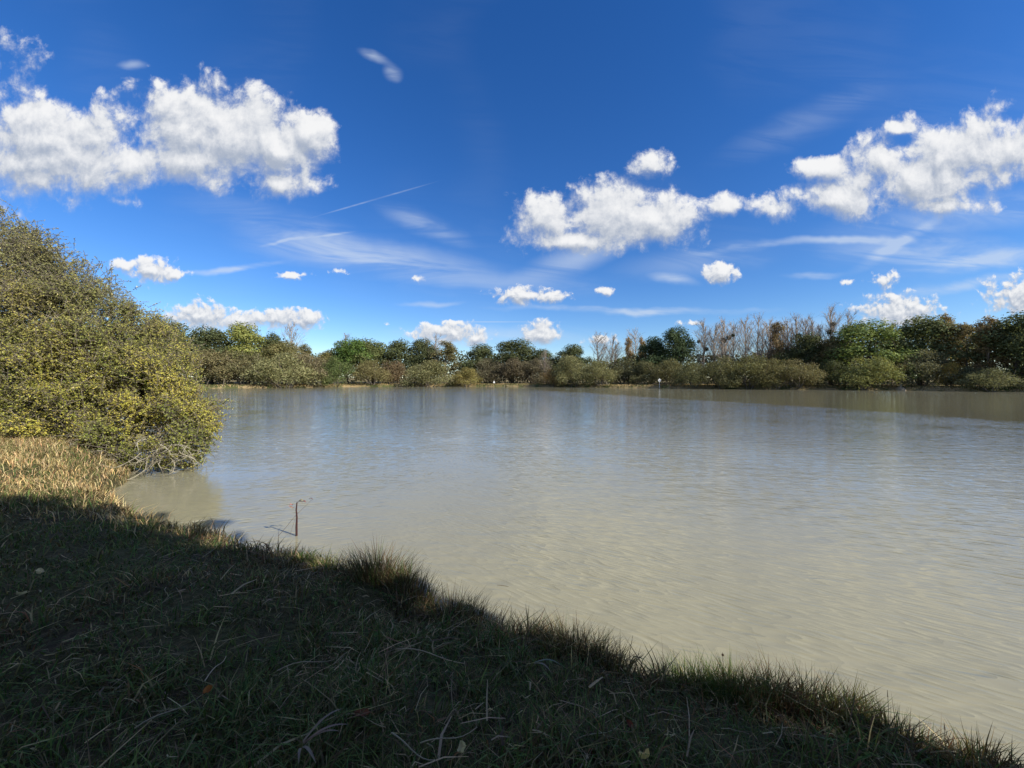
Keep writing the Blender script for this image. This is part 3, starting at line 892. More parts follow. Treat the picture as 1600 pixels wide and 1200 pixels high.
SHADE = [(5.5, -1.9, 10.6, 9.5, 'oak nearest the viewer on the right, out of the picture'), (9.0, -1.85, 12.0, 10.0, 'second oak along the bank to the right of the viewer'),
         (13.0, -2.2, 13.0, 10.5, 'third oak along the bank to the right of the viewer'), (19.5, -2.3, 17.0, 11.5, 'farthest oak along the bank to the right of the viewer'),
         (5.0, -5.5, 11.0, 10.5, 'oak close behind the viewer'), (12.0, -7.0, 15.0, 12.0, 'oak in the wood behind and right of the viewer'), (-3.5, -8.0, 11.0, 10.5, 'oak behind and left of the viewer')]
for i, (t, n, H, W, lab) in enumerate(SHADE):
    x, y = shade_spot(t, n)
    place_tree('shade', x, y, H, W, MG, lab, 200 + i, 'oaks shading the near bank')

# ------------------------------------------------------------------ the big willow on the near left
def at(x, y, d):
    """a point d metres ahead on the bearing (x, y) measured on a 1600-wide plan of the view"""
    return np.array([(x - 800) / 601 * d, d, EYE + (594 - y) / 601 * d])
def build_willow():
    r = np.random.default_rng(301)
    spec = [(20,455,11,105),(120,490,10.6,85),(60,585,9.7,95),(180,560,10,80),(225,615,9.6,72),(120,640,9.2,70),(262,650,9.1,58),(200,672,8.9,52),
            (272,585,10.4,42),(-80,405,12,130),(-60,560,10.6,120),(-170,500,11.2,150),(10,385,11.4,58),(85,425,11.0,52),(160,490,10.5,48),(40,650,9.2,58),
            (-60,650,9.3,70),(225,535,10.6,46),(255,545,11.2,38),(295,690,8.7,36),(300,640,9.3,40),(265,700,8.5,34),(150,690,8.7,40),(205,500,11.2,40),(95,690,9.0,34),(310,665,8.9,32),
            (45,410,11.2,45),(125,452,10.9,42),(30,520,10.2,80),(130,570,9.6,60),(228,712,8.7,30),(285,712,8.7,26),(180,716,8.8,28),(255,690,9.3,40)]
    L = []
    for x, y, d, px in spec:
        y += 22 * min(1, max(0, (560 - y) / 120))
        c = at(x, y, d); s = px / 601 * d
        L.append((*c, s, s, s * .92))
    L = np.array(L)
    main = L.copy()
    sub = []
    for l in L:                                  # clumps budding from every bough
        k = 11
        dd = sph(k, r)
        v = unit(np.array([[0, 0, EYE]]) - l[None, :3])
        dd = np.where((np.sum(dd * v, 1) < -.2)[:, None], -dd, dd)
        for q in dd:
            s_ = l[3] * (.26 + .20 * r.random())
            sub.append((*(l[:3] + q * l[3] * (.72 + .22 * r.random())), s_, s_, s_))
    base = np.array([-10.6, 9.9, 0.45])
    root = empty('willow', tuple(base))
    tag(root, 'big yellow-green willow bush leaning over the water on the near left bank', 'bush')
    # stems and boughs
    paths = []
    hubs = []
    for k in range(9):
        a = k * 0.7
        b = base + np.array([0.5 * math.cos(a), 0.5 * math.sin(a), -0.5])
        e = base + np.array([1.1 * math.cos(a), 0.8 * math.sin(a), 1.2 + 0.6 * r.random()])
        p = np.linspace(b, e, 4); p[1:3] += r.normal(size=(2, 3)) * .08
        paths.append((p - base, np.array([.10, .085, .07, .055])))
        hubs.append(e)
    hubs = np.array(hubs)
    for l in L:
        h = hubs[np.argmin(np.linalg.norm(hubs - l[:3], axis=1))]
        for p, rad in limb_paths(h, [l[:3]], 0.05, r, 0.05, 6):
            paths.append((p - base, rad))
    put('boughs', tubes_mesh('willow_boughs', paths, 6), M_BARK, root)
    # twigs
    L = np.concatenate([main * [1, 1, 1, .86, .86, .86], np.array(sub)])
    n = 27000
    w = L[:, 3] ** 2 * np.where(np.arange(len(L)) < len(main), .45, 1); idx = r.choice(len(L), n, p=w / w.sum())
    d = sph(n, r)
    view = unit(np.array([[0, 0, EYE]]) - L[idx, :3])
    back = np.sum(d * view, 1) < -0.25
    d[back & (r.random(n) < 0.7)] *= -1
    d = unit(d + np.array([[0, 0, .12]]))
    q = d * 3.0 + L[idx, :3] * 1.3
    lump = 0.76 + 0.44 * fbm(q[:, 0] + q[:, 2] * .6, q[:, 1] + q[:, 2] * .8, 3, 2)
    lump = lump * (1 + 0.5 * (r.random(n) ** 9))
    rad = L[idx, 3] * lump * np.where(r.random(n) < .30, .40 + .45 * r.random(n), 1)
    tip = L[idx, :3] + d * rad[:, None]
    ln = 0.22 + 0.34 * r.random(n) + .4 * (r.random(n) < .03)
    dirn = unit(d * .75 + r.normal(size=(n, 3)) * .38 + np.array([[0, 0, .22]]))
    droop = np.clip((1.8 - tip[:, 2]) / 1.6, 0, 1)[:, None]
    dirn = unit(dirn + np.array([[.25, -.1, -.55]]) * droop)
    p0 = tip - dirn * ln[:, None]
    p0[:, 2] = np.maximum(p0[:, 2], 0.05); tip[:, 2] = np.maximum(tip[:, 2], 0.04)
    ok = ground_z(tip[:, 0], tip[:, 1]) < tip[:, 2] - 0.08
    p0, tip, dirn, ln, d, idx = p0[ok], tip[ok], dirn[ok], ln[ok], d[ok], idx[ok]
    n = len(tip)
    V, F = rods(p0 - base, tip - base, .0065, .0028)
    put('twigs', mesh_np('willow_twigs', V, F), M_BARK, root)
    # leaves along the twigs
    per = 16
    t = r.random((n, per)) ** .7
    P = p0[:, None] + (tip - p0)[:, None] * t[..., None]
    P = P.reshape(-1, 3)
    D = np.repeat(dirn, per, 0); O = np.repeat(d, per, 0)
    m = len(P)
    side = r.normal(size=(m, 3)); side = unit(side - D * np.sum(side * D, 1, keepdims=True))
    along = unit(D * .55 + side)
    size = 0.024 + 0.026 * r.random(m)
    C = P + along * size[:, None] * .5
    nrm = unit(O * .55 + sph(m, r) * .75 + np.array([[0, 0, .35]]))
    V, F = leaves(C - base, nrm, size * 1.15, .50, .12, along, r)
    # leaf colour: yellow-green low and outside, greyer toward the thin top
    hgt = np.clip((C[:, 2] - 2.0) / 3.2, 0, 1)[:, None]
    patch = fbm(C[:, 0] * 1.1 + C[:, 2], C[:, 1] * 1.1 + C[:, 2] * .5, 3, 6)[:, None]
    low = np.array([[.44, .40, .080]]); gre = np.array([[.225, .255, .055]]); top = np.array([[.255, .242, .115]])
    patch = np.clip((patch - .36) * 3.4, 0, 1)
    col = low * (1 - patch) + gre * patch
    col = col * (1 - hgt * .75) + top * hgt * .75
    pale = r.random((m, 1)) < 0.03
    col = np.where(pale, np.array([[.50, .45, .22]]), col)
    put('foliage', mesh_np('willow_foliage', V, F, np.repeat(col, 4, 0)), M_WILLOW, root)
    # dead, lichen-pale boughs trailing at the foot
    starts = [(100,700,8.8),(130,705,8.7),(150,715,8.6),(165,700,8.7),(205,690,8.6),(230,695,8.4),(250,700,8.3),(265,705,8.2),(240,715,8.1),(285,700,8.4),(220,720,8.2),(300,705,8.6),(70,705,9.0),(185,705,8.5)]
    for k, (x, y, dd) in enumerate(starts):
        for q in range(4):
            p = at(x + r.normal() * 14, y + r.normal() * 10, dd + .2 * r.normal())
            dr = unit(np.array([[r.normal() * .8 + .25, -.45 + r.normal() * .4, -.5 + r.normal() * .4]]))[0]
            pts = [p]
            for s in range(6):
                dr = unit((dr + r.normal(size=3) * .38)[None])[0]
                nx = pts[-1] + dr * (.09 + .07 * r.random())
                nx[2] = max(nx[2], max(0.02, gz(nx[0], nx[1]) + .03))
                pts.append(nx)
            pts = np.array(pts)
            B = Bits()
            B.add(*tube(pts - base, np.linspace(.011, .004, 7), 4))
            j = r.integers(1, 6, 9)
            b0 = pts[j]
            e = b0 + unit(r.normal(size=(9, 3)) + np.array([[.2, -.2, -.1]])) * (.10 + .16 * r.random((9, 1)))
            e[:, 2] = np.maximum(e[:, 2], .02)
            B.add(*rods(b0 - base, e - base, .0045, .002))
            o = put('dead_branch', B.mesh('willow_dead_branch', True), M_PALE, root)
            o['label'] = 'pale dead branch trailing toward the water'
build_willow()

# ------------------------------------------------------------------ grass
def blades(x, y, z, h, wdt, lean, az, curl, col, r):
    """grass blades, three triangles each; lean/curl in metres of sideways run at the tip"""
    n = len(x)
    b = np.stack([x, y, z], 1)
    dr = np.stack([np.cos(az), np.sin(az), np.zeros(n)], 1)
    fa = az + r.uniform(-1.2, 1.2, n) + math.pi / 2
    sd = np.stack([np.cos(fa), np.sin(fa), np.zeros(n)], 1) * (wdt * .5)[:, None]
    mid = b + dr * (lean * .42)[:, None] + np.array([[0, 0, 1]]) * (h * .58)[:, None]
    tip = b + dr * (lean + curl)[:, None] + np.array([[0, 0, 1]]) * (h * (1 - .55 * np.clip(curl / np.maximum(h, .01), 0, 1)))[:, None]
    V = np.stack([b - sd, b + sd, mid + sd * .8, mid - sd * .8, tip], 1).reshape(-1, 3)
    k = np.arange(n)[:, None] * 5
    F = np.concatenate([k + np.array([[0, 1, 2]]), k + np.array([[0, 2, 3]]), k + np.array([[3, 2, 4]])], 1).reshape(-1, 3)
    return V, F, np.repeat(col, 5, 0)
GREEN, GREEN2, OLIVE, STRAW, BROWN, GREY, RUST = [np.array(c) for c in ((.062,.115,.026), (.115,.165,.040), (.130,.122,.048), (.40,.32,.170), (.130,.092,.050), (.36,.295,.18), (.21,.11,.048))]
def pick(n, table, r):
    cs = np.array([c for c, _ in table]); p = np.array([w for _, w in table], float); p /= p.sum()
    return cs[r.choice(len(cs), n, p=p)] * (0.75 + .5 * r.random((n, 1)))

def build_near_grass():
    r = np.random.default_rng(55)
    n = 420000
    x = r.uniform(-10, 4.6, n); y = r.uniform(0.7, 7.0, n)
    dist = np.hypot(x, y)
    keep = (np.abs(x) < 1.5 * y + .6) & (r.random(n) < np.clip((2.2 / dist) ** 1.5, 0, 1))
    x, y, dist = x[keep], y[keep], dist[keep]
    s = shore_dist(x, y)
    clump = fbm(x * 2.6, y * 2.6, 3, 21)
    k = (s > -0.06) & (r.random(len(x)) < np.clip((clump - .22) * 3.2, 0.12, 1))
    x, y, s, clump, dist = x[k], y[k], s[k], clump[k], dist[k]
    n = len(x)
    z = ground_z(x, y)
    k = z > 0.0
    x, y, s, clump, dist, z = x[k], y[k], s[k], clump[k], dist[k], z[k]; n = len(x)
    shore = np.clip(1 - s / .55, 0, 1)
    tall = np.clip((fbm(x * 4.5, y * 4.5, 2, 23) - .50) * 6, 0, 1)
    h = (.022 + .035 * r.random(n) + .12 * tall * r.random(n) ** 1.6) * (1 + 1.0 * shore * r.random(n)) + .02
    az = r.uniform(0, 2 * math.pi, n)
    lean = h * (.2 + 1.5 * r.random(n) ** 1.5); curl = h * .9 * r.random(n) ** 2
    green = fbm(x * .9 + 7, y * .9, 3, 41)
    cg = pick(n, [(GREEN, 4), (GREEN2, 3.2), (OLIVE, 2.2), (BROWN, 1), (STRAW * .8, .5)], r)
    cb = pick(n, [(BROWN, 4), (STRAW, 1.6), (OLIVE, 3), (RUST, .8), (GREEN, 1.2)], r)
    f = (green + .35 * shore + r.normal(size=n) * .12)[:, None] > .58
    col = np.where(f, cb, cg)
    wd = .0036 + .0050 * r.random(n) ** 2 + .0012 * np.clip(dist - 2, 0, 6) + .003 * tall * r.random(n)
    V, F, C = blades(x, y, z - .01, h, wd, lean, az, curl, col, r)
    o = put('grass', mesh_np('grass', V, F, C), M_GRASS)
    tag(o, 'short shaded grass covering the near bank', 'grass', None, 'stuff')
    # broad-leaved weeds low in the turf
    n = 26000
    x = r.uniform(-7, 4, n); y = r.uniform(.8, 5.2, n)
    dist = np.hypot(x, y)
    k = (np.abs(x) < 1.5 * y + .5) & (r.random(n) < np.clip((2.2 / dist) ** 1.4, 0, 1)) & (shore_dist(x, y) > .12) & (fbm(x * 1.8 + 9, y * 1.8, 3, 91) > .5)
    x, y = x[k], y[k]; n = len(x)
    C = np.stack([x, y, ground_z(x, y) + .012 + .04 * r.random(n)], 1)
    nr = sph(n, r) * .5 + np.array([[0, 0, 1]])
    V, F = leaves(C, nr, .012 + .026 * r.random(n) ** 2, .7, .12, None, r)
    o = put('turf_weeds', mesh_np('turf_weeds', V, F, np.repeat(pick(n, [(GREEN, 4), (GREEN2, 2), (OLIVE, 1), (BROWN, .7)], r), 4, 0)), M_GRASS)
    tag(o, 'small broad-leaved weeds low in the shaded turf', 'weeds', None, 'stuff')
    # straw and cut stems lying about in it
    n = 21000
    x = r.uniform(-9, 4.2, n); y = r.uniform(0.8, 6.2, n)
    dist = np.hypot(x, y)
    k = (np.abs(x) < 1.5 * y + .5) & (r.random(n) < np.clip((2.4 / dist) ** 1.3, 0, 1)) & (shore_dist(x, y) > .08) & (r.random(n) < np.clip((fbm(x * 1.4, y * 1.4, 3, 51) - .25) * 2.6, .1, 1))
    x, y = x[k], y[k]; n = len(x)
    az = r.normal(.45, 1.1, n)
    ln = .04 + .20 * r.random(n) ** 3
    b = np.stack([x, y, ground_z(x, y) + .012 + .05 * r.random(n)], 1)
    dr = np.stack([np.cos(az), np.sin(az), r.normal(0, .16, n)], 1)
    md = b + dr * (ln * .5)[:, None] + np.stack([r.normal(0, .010, n), r.normal(0, .010, n), .018 * r.random(n)], 1)
    e = b + dr * ln[:, None]
    e[:, 2] = np.maximum(e[:, 2], ground_z(e[:, 0], e[:, 1]) + .008); md[:, 2] = np.maximum(md[:, 2], ground_z(md[:, 0], md[:, 1]) + .010)
    w = (.0024 + .0030 * r.random(n) + .007 * r.random(n) * (r.random(n) < .12))[:, None]
    sd = np.stack([-np.sin(az), np.cos(az), r.normal(0, .3, n)], 1) * w * .5
    V = np.stack([b - sd, b + sd, md + sd, md - sd, e + sd * .4, e - sd * .4], 1).reshape(-1, 3)
    q = np.arange(n)[:, None] * 6
    F = np.concatenate([q + np.array([[0, 1, 2, 3]]), q + np.array([[3, 2, 4, 5]])], 1).reshape(-1, 4)
    col = pick(n, [(STRAW, 3), (GREY * .95, 4), (BROWN, 3), (OLIVE, 2)], r)
    o = put('straw_litter', mesh_np('straw_litter', V, F, np.repeat(col, 6, 0)), M_GRASS)
    tag(o, 'pale cut straw scattered over the shaded grass', 'straw', None, 'stuff')
build_near_grass()

def build_dry_grass():
    r = np.random.default_rng(66)
    n = 90000
    x = r.uniform(-17, -3.0, n); y = r.uniform(4.2, 10.5, n)
    s = shore_dist(x, y)
    line = 4.55 + .06 * (x + 6)                       # dry straw starts at the tree-shade edge; its sunlit brightness is in the colour
    k = (y > line + r.normal(0, .35, n)) & (s > -.02) & (np.abs(x) < 1.5 * y + 1) & (r.random(n) < np.clip((fbm(x * 1.7, y * 1.7, 3, 61) - .2) * 2.6, .15, 1))
    x, y, s = x[k], y[k], s[k]; n = len(x)
    z = ground_z(x, y)
    h = .07 + .17 * r.random(n) * (0.4 + fbm(x * 1.2, y * 1.2, 2, 71))
    az = r.uniform(0, 6.28, n)
    lean = h * (.2 + 1.0 * r.random(n) ** 2); curl = h * .5 * r.random(n)
    ca = pick(n, [(STRAW * 1.45, 6), (np.array((.60, .42, .19)), 4), (OLIVE * 1.3, 3), (BROWN * 1.3, 1), (RUST * 1.3, .8)], r)
    cb = pick(n, [(OLIVE, 4), (GREEN2, 3), (STRAW, 2), (BROWN, 2)], r)
    f = (fbm(x * .8, y * .8, 3, 81)[:, None] + r.normal(size=(n, 1)) * .1) > .60
    V, F, C = blades(x, y, z - .01, h, .006 + .005 * r.random(n), lean, az, curl, np.where(f, cb, ca), r)
    o = put('dry_grass', mesh_np('dry_grass', V, F, C), M_GRASS)
    tag(o, 'dry straw-coloured grass in the sun below the big willow', 'grass', None, 'stuff')
build_dry_grass()

def build_far_grass():
    r = np.random.default_rng(67)
    pts = POND[29:49]
    seg = np.diff(pts, axis=0); L = np.linalg.norm(seg, axis=1); cum = np.concatenate([[0], np.cumsum(L)])
    n = 42000
    t = r.random(n) * cum[-1]
    i = np.clip(np.searchsorted(cum, t) - 1, 0, len(L) - 1)
    f = (t - cum[i]) / L[i]
    p = pts[i] + seg[i] * f[:, None]
    nv = np.stack([seg[i][:, 1], -seg[i][:, 0]], 1) / L[i][:, None]
    off = r.uniform(-.3, 7, n) ** 1.0
    for sgn in (1, -1):
        test = shore_dist(p[:200, 0] + sgn * nv[:200, 0] * 2, p[:200, 1] + sgn * nv[:200, 1] * 2)
        if test.mean() > 0:
            p = p + nv * off[:, None] * sgn
            break
    x, y = p[:, 0], p[:, 1]
    z = ground_z(x, y)
    k = z > .02
    x, y, z = x[k], y[k], z[k]; n = len(x)
    h = .15 + .35 * r.random(n) * fbm(x * .5, y * .5, 2, 5) * 1.6
    g = fbm(x * .12 + 3, y * .12, 3, 15)[:, None] + r.normal(size=(n, 1)) * .08
    ca = pick(n, [(STRAW, 5), (np.array((.42, .30, .13)), 3), (OLIVE, 2)], r); cb = pick(n, [(OLIVE, 3), (GREEN2, 3), (BROWN, 2), (STRAW, 1)], r)
    V, F, C = blades(x, y, z - .03, h, .07 + .06 * r.random(n), h * .5 * r.random(n), r.random(n) * 6.28, h * .2, np.where(g > .55, cb, ca), r)
    o = put('far_bank_grass', mesh_np('far_bank_grass', V, F, C), M_GRASS)
    tag(o, 'straw and green grass fringing the far bank', 'grass', None, 'stuff')
build_far_grass()

# ------------------------------------------------------------------ tussocks and weeds along the near waterline
TUSSOCKS = [ # bearing px x, y at the foot, height m, spread m, colour set, label
 (590,905,.24,.20,'d','big dark brown tussock jutting out over the water, left of centre'),
 (640,912,.20,.15,'d','dark tussock on the water side of the big jutting one'),
 (522,880,.17,.14,'y','small yellow-tipped tussock left of the big dark jutting one'),
 (470,868,.11,.12,'g','low green tuft beside the dead stalk in the water'),
 (705,938,.20,.15,'d','dark tussock right of the notch, with one tall stalk'),
 (745,950,.17,.14,'d','lower dark tussock right of the tall single stalk'),
 (830,975,.16,.16,'b','brown tussock in the middle of the near waterline'),
 (900,1000,.20,.17,'b','tall brown tussock left of the weed with bent leaves'),
 (945,1015,.16,.14,'b','brown tuft just before the weed with bent leaves'),
 (1080,1052,.15,.15,'g','green tuft right of the weed with bent leaves'),
 (1145,1062,.18,.16,'g','green and brown tuft around the seed stalk'),
 (1205,1075,.18,.16,'r','reddish tussock right of the seed stalk'),
 (1265,1090,.19,.15,'r','reddish sunlit-tipped tussock, last before the right notch'),
 (1318,1105,.18,.10,'y','bright yellow-green tuft left of the right notch'),
 (1400,1132,.17,.13,'d','dark tuft right of the right notch'),
 (1455,1140,.15,.12,'r','rusty tuft near the right end of the near bank'),
 (1540,1168,.13,.14,'b','brown tuft at the right edge of the near bank'),
]
SETS = {'d': [(BROWN * .8, 4), (OLIVE, 2), (GREEN, 2), (RUST * .7, 1)], 'b': [(BROWN, 4), (OLIVE, 2), (GREEN, 1.5), (STRAW, .8)], 'g': [(GREEN, 3), (GREEN2, 3), (OLIVE, 1), (STRAW, .5)],
        'r': [(RUST, 3), (BROWN, 2), (GREEN2, 1.5), (STRAW, 1)], 'y': [(GREEN2 * 1.4, 3), (np.array((.28, .26, .06)), 3), (STRAW, 1.5)]}
def spot(px, py, z):
    d = (EYE - z) * 601 / (py - 594)
    return (px - 800) / 601 * d, d
def build_tussocks():
    for i, (px, py, h, sp, ck, lab) in enumerate(TUSSOCKS):
        r = np.random.default_rng(900 + i)
        x0, y0 = spot(px, py, .26)
        h, sp = h * 1.45, sp * 1.15
        n = int(420 * (sp / .15) ** 1.4)
        a = r.random(n) * 6.28; q = np.sqrt(r.random(n)) * sp
        x, y = q * np.cos(a) * 1.25, q * np.sin(a)
        zz = ground_z(x0 + x, y0 + y)
        z0 = max(gz(x0, y0), .05)
        hh = h * (.45 + .65 * r.random(n)) * (1.05 - .4 * q / sp)
        az = a + r.normal(0, .5, n)
        lean = hh * (.1 + .55 * q / sp + .2 * r.random(n)); curl = hh * .35 * r.random(n) ** 2
        V, F, C = blades(x, y, np.maximum(zz, 0) - z0 - .02, hh + .03, .0030 + .0028 * r.random(n), lean, az, curl, pick(n, SETS[ck], r), r)
        o = put('grass_tussock', mesh_np('grass_tussock', V, F, C), M_GRASS, None, (x0, y0, z0))
        tag(o, lab, 'grass tuft', 'tussocks along the near waterline')
build_tussocks()

def one_color(me, c):
    a = me.color_attributes.new('tint', 'FLOAT_COLOR', 'POINT')
    a.data.foreach_set('color', np.tile(np.array([*c, 1], np.float32), len(me.vertices)))
    return me
def strap(pts, w):
    """a long flat bent leaf, quads"""
    P = np.array(pts, float); n = len(P)
    T = unit(np.gradient(P, axis=0)); sd = unit(np.cross(T, np.array([[0, 0, 1.0]])) + 1e-6)
    ww = (w * np.sin(np.linspace(.35, 1, n) * math.pi) ** .6)[:, None] * .5
    up = np.array([[0, 0, 1]]) * ww * .35
    V = np.stack([P - sd * ww + up, P, P + sd * ww + up], 1).reshape(-1, 3)
    F = []
    for i in range(n - 1):
        for k in (0, 1):
            F.append((i * 3 + k, i * 3 + k + 1, i * 3 + k + 4, i * 3 + k + 3))
    return V, np.array(F)
def part(name, VF, c, parent, smooth=True):
    return put(name, one_color(mesh_np(name, VF[0], VF[1], None, smooth), c), M_GRASS, parent)

def build_weeds():
    # weed with bent leaves
    x, y = spot(985, 1020, .28); z = gz(x, y)
    w = empty('weed', (x, y, z)); tag(w, 'green weed with bent strap leaves standing up against the water', 'weed')
    part('stem', tube([(0, 0, -.03), (.005, 0, .08), (.0, 0, .17), (.02, .0, .28)], [.003, .0028, .002, .001], 5), (.10, .11, .05), w)
    for k, pts in enumerate([[(0, 0, .10), (.03, 0, .15), (.08, -.01, .14), (.11, -.02, .11)], [(0, 0, .06), (.03, .01, .10), (.07, .01, .13), (.10, .02, .15)],
                             [(0, 0, .03), (-.02, 0, .09), (-.05, .01, .15), (-.055, .01, .19)], [(.01, 0, .0), (.03, -.02, .06), (.07, -.03, .08), (.10, -.05, .07)], [(-.01, 0, 0), (-.02, -.02, .06), (-.05, -.03, .09)]]):
        q = np.array(pts); t = np.linspace(0, 1, 8); s = np.linspace(0, 1, len(q))
        part('leaf', strap(np.stack([np.interp(t, s, q[:, c]) for c in range(3)], 1), .011), (.09, .11, .04), w)
    # single tall stalk and seed stalk
    for px, py, h, lab, seed in ((692, 925, .17, 'single thin upright stalk rising above the dark tussock', False), (1134, 1050, .16, 'thin stalk with a small round seed head against the water', True),
                                 (1395, 1130, .12, 'thin stalk right of the right notch in the bank', False), (1485, 1150, .10, 'thin upright stalk near the right end of the near bank', False)):
        x, y = spot(px, py, .28); z = max(gz(x, y), .05)
        w = empty('grass_stalk', (x, y, z)); tag(w, lab, 'stalk', 'single stalks along the near waterline')
        part('stem', tube([(0, 0, -.03), (.0, 0, h * .5), (-.01, 0, h + .10)], [.0017, .0015, .0009], 5), (.11, .095, .055), w)
        if seed:
            r = np.random.default_rng(8)
            dd = sph(40, r)
            part('seed_head', leaves(dd * .006 + np.array([[-.009, 0, h + .085]]), dd, .008, .6, .1, None, r), (.09, .06, .04), w, False)
        else:
            part('tip', tube([(-.01, 0, h + .095), (-.012, 0, h + .13)], [.0020, .0008], 5), (.13, .10, .06), w)
    # arching brown stem at the right
    x, y = spot(1440, 1150, .2); z = max(gz(x, y), .05)
    t = np.linspace(0, 1, 10)
    me = one_color(mesh_np('arched_stem', *tube(np.stack([t * .34, -t * .03, .10 + .14 * np.sin(t * 2.6)], 1), np.linspace(.0026, .0014, 10), 5)), (.12, .085, .05))
    tag(put('arched_stem', me, M_GRASS, None, (x, y, z - .1)), 'brown stem arching over the water at the right end', 'stem')
build_weeds()

def build_dead_stalk():
    x, y = spot(462, 838, 0)
    w = empty('dead_stalk', (x, y, 0)); tag(w, 'dark dead plant stalk with withered reddish leaves standing in the water', 'plant')
    part('stem', tube([(0, 0, -.25), (0, 0, .12), (.006, 0, .24), (-.002, .0, .33), (.008, 0, .43)], [.014, .013, .010, .009, .007], 7), (.060, .030, .024), w)
    part('side_stem', tube([(-.26, -.02, -.04), (-.14, -.01, .10), (-.02, 0, .25), (.08, .01, .35), (.20, .02, .47)], [.0022, .0022, .002, .0016, .001], 5), (.14, .11, .08), w)
    part('side_stem', tube([(-.10, .0, -.05), (-.05, 0, .12), (-.005, 0, .26)], [.0016, .0016, .001], 5), (.18, .15, .11), w)
    part('side_stem', tube([(.0, 0, .42), (.05, 0, .445), (.11, .0, .44)], [.003, .0024, .002], 5), (.14, .09, .06), w)
    r = np.random.default_rng(4)
    for k, (px, pz, c) in enumerate([(-.04, .41, (.36, .16, .11)), (-.06, .385, (.42, .26, .18)), (-.03, .37, (.30, .20, .12)), (.02, .435, (.22, .20, .07)), (.09, .435, (.20, .08, .06)), (.045, .45, (.24, .22, .08)), (.20, .47, (.12, .08, .07))]):
        q = np.array([(0, 0, 0), (.018, .005, .014), (.04, .0, .008), (.052, .004, -.012)]) * (-1 if px < 0 else 1)
        q = q * [1, 1, 1] + np.array([px * .8, 0, pz])
        part('withered_leaf', strap(np.stack([np.interp(np.linspace(0, 1, 6), np.linspace(0, 1, 4), q[:, c_]) for c_ in range(3)], 1), .026), c, w)
build_dead_stalk()

